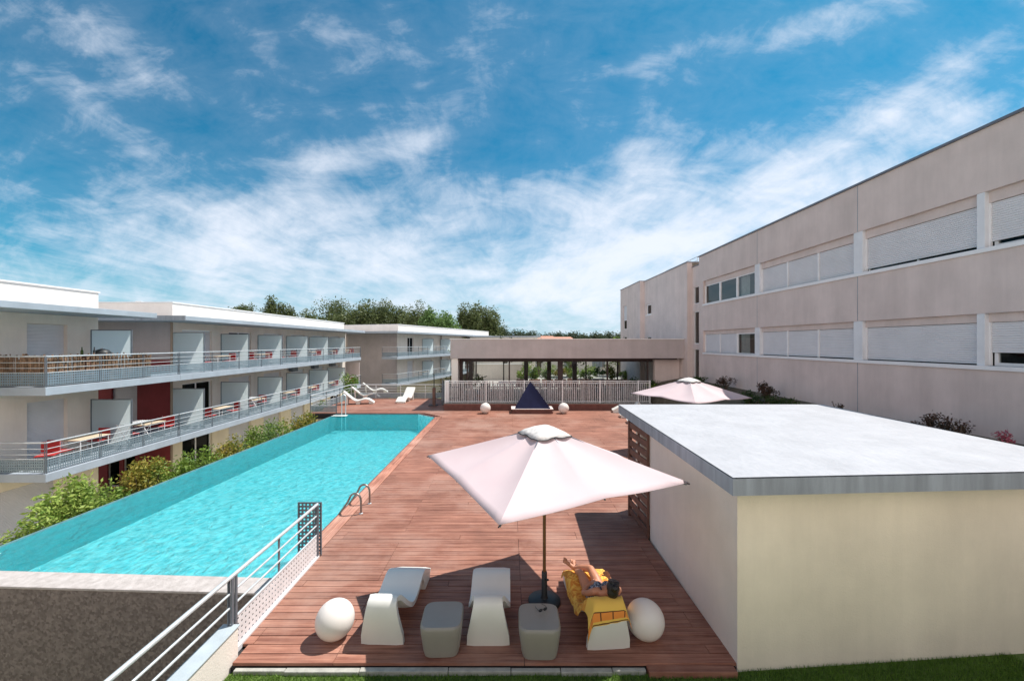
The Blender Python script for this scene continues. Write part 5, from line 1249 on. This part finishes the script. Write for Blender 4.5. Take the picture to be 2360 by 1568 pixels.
T0 = btable('long pale table on the lower balcony nearest the left edge', -15.8, 14.9, ZF[1])
def cp(o, x, y, z, rz, lb):
    c = copy_tree(o); c.location = (x, y, z); c.rotation_euler.z = rz; c['label'] = lb; return c
cp(C0, -15.9, 14.15, ZF[1], R(90), 'red chair tucked under the near side of the long pale lower balcony table')
cp(C0, -16.2, 15.75, ZF[1], R(-90), 'red chair at the far side of the long pale lower balcony table')
rnd = random.Random(12)
rooms = [17.5]+[s+1.7 for s in SCR]
desc = ['in the gap before the first frosted screen', 'between the first and second frosted screens', 'between the second and third frosted screens', 'between the third and fourth frosted screens', 'between the fourth and fifth frosted screens', 'between the fifth and sixth frosted screens', 'past the last frosted screen']
for fl, (z, fn) in enumerate(((ZF[0], 'upper'), (ZF[1], 'lower'))):
    for i, y in enumerate(rooms):
        if fl == 0 and i == 0: continue
        x = -15.9+rnd.uniform(-.15,.15); y += rnd.uniform(-.3,.3)
        if not (fl == 0 and i == 3): cp(T0, x, y, z, R(rnd.uniform(-10,10)), f'small table on the {fn} balcony {desc[i]}')
        cp(C0, x+rnd.uniform(-.1,.2), y-.85, z, R(90+rnd.uniform(-25,25)), f'near red chair on the {fn} balcony {desc[i]}')
        cp(C0, x+rnd.uniform(-.1,.2), y+.85, z, R(-90+rnd.uniform(-25,25)), f'far red chair on the {fn} balcony {desc[i]}')
# clothes airer
def airer(lb, x, y, z):
    t = thing('clothes_airer', lb, 'clothes airer', (x, y, z), 0, 'clothes airers on the balconies')
    mb = MB()
    for sy in (-.5,.5):
        mb.tube([(x-.3,y+sy,z),(x+.3,y+sy,z+.95)], .012, 6); mb.tube([(x+.3,y+sy,z),(x-.3,y+sy,z+.95)], .012, 6)
    mb.build('leg', M['white_paint'], t); mb = MB()
    for k in range(8): mb.tube([(x-.35+k*.1,y-.5,z+.95),(x-.35+k*.1,y+.5,z+.95)], .008, 6)
    mb.build('drying_rod', M['white_paint'], t)
airer('white folding clothes airer on the lower balcony before the first frosted screen', -15.55, 16.6, ZF[1])
airer('white folding clothes airer on the lower balcony below the second frosted screen', -15.6, 24.0, ZF[1])
airer('white folding clothes airer on the upper balcony near its middle', -15.6, 31.2, ZF[0])
# reed screen, barbecue and garden torches on the nearest upper balcony
t = thing('reed_screen', 'brown reed and bark screen tied inside the nearest upper balcony railing', 'reed screen', (-15.2, 15.5, ZF[0]))
mb = MB(); rnd = random.Random(2); y = 13.05
while y < 16.9:
    h = rnd.uniform(.86,1.08); w = rnd.uniform(.012,.03); l = rnd.uniform(-.05,.05); mb.tube([(XE-.18+rnd.uniform(-.03,.02), y, ZF[0]+.02), (XE-.17+rnd.uniform(-.03,.02), y+l, ZF[0]+h)], w, 5); y += rnd.uniform(.02,.045)
x = XW+.05
while x < XE-.2: mb.tube([(x, 13.05, ZF[0]+.02), (x+rnd.uniform(-.04,.04), 13.05, ZF[0]+rnd.uniform(.9,1.1))], rnd.uniform(.012,.03), 5); x += rnd.uniform(.02,.045)
mb.build('reed_mat', M['reed'], t)
t = thing('barbecue', 'black kettle barbecue with shiny lid on the nearest upper balcony', 'barbecue', (-15.8, 15.6, ZF[0]))
MB().ell((-15.75,15.45,ZF[0]+1.02), (.26,.26,.20), 24, 12).build('kettle', M['black'], t, smooth=True)
MB().box(-15.80,-15.70,15.42,15.48,ZF[0]+1.21,ZF[0]+1.25).build('lid_handle', M['steel'], t)
for a in range(3): MB().tube([(-15.75+.12*math.cos(a*2.1),15.45+.12*math.sin(a*2.1),ZF[0]+.88),(-15.75+.28*math.cos(a*2.1),15.45+.28*math.sin(a*2.1),ZF[0])], .012, 6).build('leg', M['steel'], t)
for i, (x, y, lb) in enumerate(((-15.8,14.75,'dark green bottle, left of the two above the reed screen'),(-15.6,15.0,'dark slim bottle, right of the two above the reed screen'))):
    t = thing('shelf', 'narrow dark shelf behind the reed screen carrying two bottles', 'shelf', (-15.7,14.9,ZF[0])) if i == 0 else None
    if t: MB().box(-15.95,-15.45,14.6,15.15,ZF[0]+.93,ZF[0]+.96).build('shelf_top', M['wood_dark'], t); MB().box(-15.9,-15.5,14.7,15.05,ZF[0],ZF[0]+.929).build('shelf_body', M['wood_dark'], t)
    bt = MB().lathe([(.035,0),(.04,.02),(.04,.18),(.015,.25),(.015,.32),(.018,.33)], (x,y,ZF[0]+.961), 14).build('bottle', M['leaf_dark'] if i == 0 else M['black'], smooth=True); tag(bt, lb, 'bottle', 'bottles above the reed screen')
# angled building balcony furniture
for i, (t_, lb) in enumerate([(4.6,'near'),(9.2,'middle'),(14.0,'far')]):
    for z, fn in ((ZF[0],'upper'),(ZF[1],'lower')):
        an = R(17); x = -12.6+math.sin(an)*t_+math.cos(an)*.95; y = 45+math.cos(an)*t_-math.sin(an)*.95
        c = cp(T0, x, y, z, -an, f'{lb} small table on the {fn} balcony of the angled building')
# grey antenna box etc. on the roofs
t = thing('roof_vent', 'small metal roof vent on the nearest long roof', 'vent', (-19.2,20.8,6.12)); MB().box(-19.4,-19.1,20.7,20.9,6.122,6.18).build('vent_box', M['steel'], t)

# unseen terrace under the viewpoint, added to dim the near pool wall
t = thing('hotel_terrace', 'rendered terrace block below and behind the viewpoint', 'building', (0, -3, GZ))
MB().box(-14, 9.5, -8, .55, GZ, 2.35).build('wall', M['stucco_beige'], t)
# parasols and planting on the terrace behind the pavilion
def far_parasol(lb, x, y):
    t = thing('parasol', lb, 'parasol', (x, y, .12), 0, 'white parasols behind the pavilion')
    mb = MB(); h = 1.6; mb.add([(x-h,y-h,2.75),(x+h,y-h,2.75),(x+h,y+h,2.75),(x-h,y+h,2.75),(x,y,3.45)], [(0,1,4),(1,2,4),(2,3,4),(3,0,4)]); mb.build('canopy', M['canopy'], t)
    MB().tube([(x,y,.12),(x,y,3.4)], .03, 8).build('pole', M['pole_wood'], t)
far_parasol('white parasol behind the glass, left of the central pavilion post', 1.9, 40)
far_parasol('white parasol behind the glass, right of the central pavilion post', 6.4, 41)
far_parasol('white parasol behind the glass near the right end', 10.2, 43)
for i in range(9):
    x = 1.2+i*1.15; t = thing('planter_box', f'planting trough behind the pavilion glass, {ORD[i]} from the left', 'planter', (x, 35.8, .12), 0, 'planting troughs behind the pavilion')
    MB().box(x-.5, x+.5, 35.6, 36.0, .12, .75).build('trough', M['terracotta'] if i%3 else M['planter_wood'], t)
    mb = MB(); leaves(mb, (x, 35.8, 1.25+.15*math.sin(i*2.3)), (.62,.35,.6), 520, .17, random.Random(900+i), 10); mb.build('foliage', M[['leaf_light','leaf_green','leaf_fresh','leaf_rust'][i%4]], t)

for i, (x, y, top, r_, ml, lb) in enumerate([(-4.5,47,4.2,2.2,'leaf_green','bushy green tree seen through the left end of the pavilion'),(-.6,48,4.4,2.3,'leaf_dark','dark tree seen through the pavilion above the pale garden wall'),
    (3.4,47,4.1,2.0,'leaf_fresh','fresh green tree behind the middle of the pavilion glass'),(7.0,46,3.9,1.9,'leaf_dark','dark round tree behind the right half of the pavilion glass'),(13.0,47,4.4,2.0,'leaf_green','green tree behind the right end of the pavilion glass')]):
    tree(lb, x, y, top, r_, M[ml], 2500, .3, 300+i, group='trees behind the pavilion', base=.12)
# ------------------------------------------------------------------ towel
def lounger_world(px, sy, z):
    rz = LP.rotation_euler.z; c, s = math.cos(rz), math.sin(rz)
    return (LP.location.x+px*c-sy*s, LP.location.y+px*s+sy*c, z)
def make_towel():
    P = PATH; n = len(P); mb = MB(); mb.uv = []; pts = []
    # start part way down the head support, run over the top and down the seat
    idx = list(range(11, n-6)); K = 28; vs = []; fs = []; dist = 0; prev = None
    for r_, i in enumerate(idx):
        s, z, w = P[i]; a = P[max(i-1,0)]; b = P[min(i+1,n-1)]; ts, tz = b[0]-a[0], b[1]-a[1]; l = math.hypot(ts,tz); ns, nz_ = -tz/l, ts/l
        if prev: dist += math.hypot(s-prev[0], z-prev[1])
        prev = (s, z)
        for k in range(K+1):
            u = -1+2*k/K; half = .41+.03*math.sin(r_*.35)+(.03 if u < 0 else 0); q = u*half
            hang = max(0, abs(q)-(w/2+.008)); lat = q if hang == 0 else math.copysign(w/2+.008+hang*.30, q)
            wr = .014*noise.noise(Vector((q*11, dist*9, 1)))+.022*abs(noise.noise(Vector((q*6+4, dist*14, 3))))
            sl = .06*u if r_ < 6 else 0
            os = .049+wr; S = s+ns*os; Z = z+nz_*os-hang*.92+.012*math.sin(dist*28+u*3)*(1 if hang else 0)
            if i <= 18: Z += sl*(1-(r_/6 if r_ < 6 else 1))
            vs.append(lounger_world(lat, S, max(Z, .03))); mb.uv.append(((u+1)/2*.8, dist))
    for r_ in range(len(idx)-1):
        for k in range(K): a = r_*(K+1)+k; fs.append((a, a+1, a+K+2, a+K+1))
    mb.add(vs, fs); o = mb.build('towel', M['towel']); 
    for p in o.data.polygons: p.use_smooth = True
    tag(o, 'yellow and orange printed towel draped over the lounger under the person', 'towel'); return o
make_towel()

# ------------------------------------------------------------------ the person
def capsule(mb, pts, rad, seg=16):
    n = len(pts); P = [Vector(p) for p in pts]
    # resample with spheres in between so that voxel remeshing fuses everything
    for i in range(n-1):
        L_ = (P[i+1]-P[i]).length; k = max(2, int(L_/(min(rad[i], rad[i+1])*.35)))
        for j in range(k+1):
            t = j/k; r_ = rad[i]*(1-t)+rad[i+1]*t; mb.ell(tuple(P[i].lerp(P[i+1], t)), (r_, r_, r_), 12, 8)
def make_person():
    rz = LP.rotation_euler.z; off = Vector((LP.location.x, LP.location.y, 0))
    Mx = Matrix.Translation(off+Vector((0,0,.015))) @ Matrix.Rotation(rz, 4, 'Z')
    t = thing('person', 'person in a dark patterned swimsuit reclining on the yellow towel with crossed ankles', 'person', tuple(off+Vector((0,.5,.3))))
    mb = MB(Mx)
    # local: x right, y towards the feet, z up. back rest rises towards -y
    pel = (0.0, .56, .37); 
    # torso as stacked ellipsoids
    torso = [((0,.64,.335),(.155,.12,.095)),((0,.57,.345),(.16,.13,.10)),((.01,.50,.375),(.135,.12,.095)),((.025,.43,.42),(.125,.11,.095)),((.04,.36,.47),(.14,.11,.10)),((.055,.29,.52),(.150,.10,.095)),((.065,.24,.555),(.145,.08,.07))]
    for a, b in zip(torso[:-1], torso[1:]):
        for k in range(5):
            f = k/5; c = [a[0][i]*(1-f)+b[0][i]*f for i in range(3)]; r_ = [a[1][i]*(1-f)+b[1][i]*f for i in range(3)]; mb.ell(c, r_, 20, 12)
    mb.ell((-.025,.37,.56),(.062,.062,.055),16,10); mb.ell((.10,.37,.56),(.062,.062,.055),16,10)
    capsule(mb, [(.065,.23,.59),(.075,.18,.62)], [.052,.047])
    # legs: right leg raised at the knee with its ankle crossed over the left one
    capsule(mb, [(-.085,.64,.345),(-.11,.78,.385),(-.125,.91,.42),(-.125,.95,.415),(-.14,1.09,.345),(-.145,1.22,.285)], [.085,.076,.056,.054,.050,.033])
    capsule(mb, [(.085,.64,.355),(.065,.79,.42),(.035,.94,.475),(.02,.97,.47),(-.07,1.08,.42),(-.16,1.18,.365)], [.085,.076,.056,.054,.050,.032])
    def foot(a, d, up, side):
        a = Vector(a); d = Vector(d).normalized(); up = Vector(up).normalized(); s = d.cross(up).normalized()
        capsule(mb, [a-d*.02, a+d*.07+up*.0, a+d*.15-up*.005], [.034,.032,.026])
        capsule(mb, [a-d*.03-up*.02, a+d*.02], [.030,.032])
        for k in range(5):
            o_ = (k-2)*.017*side; L_ = [.048,.043,.04,.036,.03][k]; r_ = [.013,.0095,.009,.0085,.008][k]
            b0 = a+d*.14+s*o_; capsule(mb, [b0, b0+d*(L_)*.6+up*.004, b0+d*L_], [r_, r_, r_*.8])
    foot((-.15,1.24,.28), (.05,.75,.55), (-.1,-.6,.7), 1); foot((-.185,1.20,.37), (-.72,.40,.42), (.1,-.6,.7), -1)
    # arms
    sh_l = (-.105,.27,.55); sh_r = (.225,.27,.55)
    capsule(mb, [(-.06,.26,.565), sh_l, (-.175,.37,.47),(-.20,.48,.405),(-.195,.50,.405),(-.12,.58,.43),(-.05,.62,.455)], [.05,.050,.040,.034,.034,.029,.021])
    capsule(mb, [(.18,.26,.565), sh_r, (.275,.37,.50),(.285,.47,.45),(.275,.49,.455),(.21,.50,.545),(.16,.48,.63)], [.05,.050,.040,.034,.034,.029,.021])
    def hand(a, d, up, side):
        a = Vector(a); d = Vector(d).normalized(); up = Vector(up); up = (up-d*up.dot(d)).normalized(); s = d.cross(up).normalized()
        for k in range(4): capsule(mb, [a+s*(k-1.5)*.012, a+d*.075+s*(k-1.5)*.019], [.017,.013])
        for k in range(4):
            b0 = a+d*.078+s*(k-1.5)*.020; L_ = [.062,.075,.070,.055][k if side > 0 else 3-k]
            capsule(mb, [b0, b0+d*L_*.45-up*.004, b0+d*L_*.78-up*.016, b0+d*L_*.95-up*.030], [.0095,.009,.0082,.0072])
        b0 = a+d*.02+s*side*.028; capsule(mb, [b0, b0+s*side*.028+d*.025, b0+s*side*.036+d*.055-up*.010], [.013,.011,.009])
    hand((-.04,.625,.458), (.8,.3,.0), (0,0,1), -1); hand((.155,.475,.64), (-.5,-.35,.75), (.2,1,.2), 1)
    # head, leaning back to the right, looking up and towards the feet
    H = Matrix.Translation((.095,.115,.69)) @ Matrix.Rotation(R(10),4,'Y') @ Matrix.Rotation(R(12),4,'X')
    def hp(x, y, z): return tuple(H @ Vector((x, y, z)))   # head frame: y = face direction, z = up
    H3 = H.to_3x3()
    mb.ell(hp(0,0,.01), (.074,.092,.098), 28, 18, H3); mb.ell(hp(0,.030,-.045), (.056,.060,.062), 24, 14, H3); mb.ell(hp(0,.062,-.088), (.026,.024,.022), 16, 10, H3)
    capsule(mb, [hp(0,.084,.012), hp(0,.108,-.025)], [.009,.014]); mb.ell(hp(-.012,.098,-.030), (.009,.009,.007), 10, 8, H3); mb.ell(hp(.012,.098,-.030), (.009,.009,.007), 10, 8, H3)
    for sx in (-1,1):
        mb.ell(hp(sx*.074,-.005,-.010), (.009,.018,.028), 12, 8, H3); mb.ell(hp(sx*.034,.072,-.028), (.022,.018,.02), 12, 8, H3)
    capsule(mb, [hp(0,-.02,-.08), (.075,.19,.60)], [.052,.050])
    body = mb.build('body', M['skin'], t, smooth=False)
    rm = body.modifiers.new('fuse', 'REMESH'); rm.mode = 'VOXEL'; rm.voxel_size = .0065; rm.use_smooth_shade = True
    sm = body.modifiers.new('soften', 'SMOOTH'); sm.iterations = 3; sm.factor = .5
    # eyes, brows, mouth
    for nm, m_, sx_, sy_, sz_, rr in (('eye', 'white_paint', .030, .077, .010, (.012,.007,.007)), ('pupil', 'black', .030, .0825, .010, (.005,.004,.005)), ('eyebrow', 'hair', .030, .083, .030, (.017,.004,.003))):
        for s_ in (-1,1): MB(Mx).ell(hp(s_*sx_,sy_,sz_), rr, 12, 8, H3).build(nm, M[m_], t, smooth=True)
    MB(Mx).ell(hp(0,.086,-.058), (.021,.008,.006), 14, 8, H3).build('mouth', mat('lip', (.42,.10,.09), .5), t, smooth=True)
    # hair: cap swept back into a bun
    mb = MB(Mx); vs = []; 
    mb.ell(hp(0,-.018,.026), (.084,.096,.098), 28, 18, H3); mb.ell(hp(0,-.055,-.02), (.075,.065,.085), 24, 14, H3); mb.ell(hp(-.01,-.10,.085), (.048,.045,.042), 20, 12, H3)
    for k in range(9):
        a = (k-4)*.26; capsule(mb, [hp(math.sin(a)*.07,.055*math.cos(a)+.0,.085), hp(math.sin(a)*.055,-.04,.122), hp(0,-.09,.105)], [.010,.014,.012])
    hb = mb.build('hair', M['hair'], t); rm = hb.modifiers.new('fuse','REMESH'); rm.mode = 'VOXEL'; rm.voxel_size = .006; rm.use_smooth_shade = True
    # one piece swimsuit following the torso
    mb = MB(Mx)
    for a, b in zip(torso[:-2], torso[1:-1]):
        for k in range(6):
            f = k/6; c = [a[0][i]*(1-f)+b[0][i]*f for i in range(3)]; r_ = [(a[1][i]*(1-f)+b[1][i]*f)+.008 for i in range(3)]; mb.ell(c, r_, 22, 14)
    mb.ell((-.025,.37,.56),(.069,.068,.062),18,12); mb.ell((.10,.37,.56),(.069,.068,.062),18,12)
    for sx in (-1,1): capsule(mb, [(.04+sx*.065,.35,.60),(.06+sx*.085,.28,.625),(.065+sx*.09,.22,.61)], [.014,.013,.013])
    sw = mb.build('swimsuit', M['swimsuit'], t); rm = sw.modifiers.new('fuse','REMESH'); rm.mode = 'VOXEL'; rm.voxel_size = .006; rm.use_smooth_shade = True
    # dark sandal strap band round the upper ankle
    MB(Mx).tube([(-.135+.040*math.cos(a)*.7, 1.155+.030*math.sin(a), .385+.040*math.cos(a)*.3+.03*math.sin(a)) for a in [k*math.pi/8 for k in range(17)]], .005, 6).build('anklet', M['black'], t)
make_person()
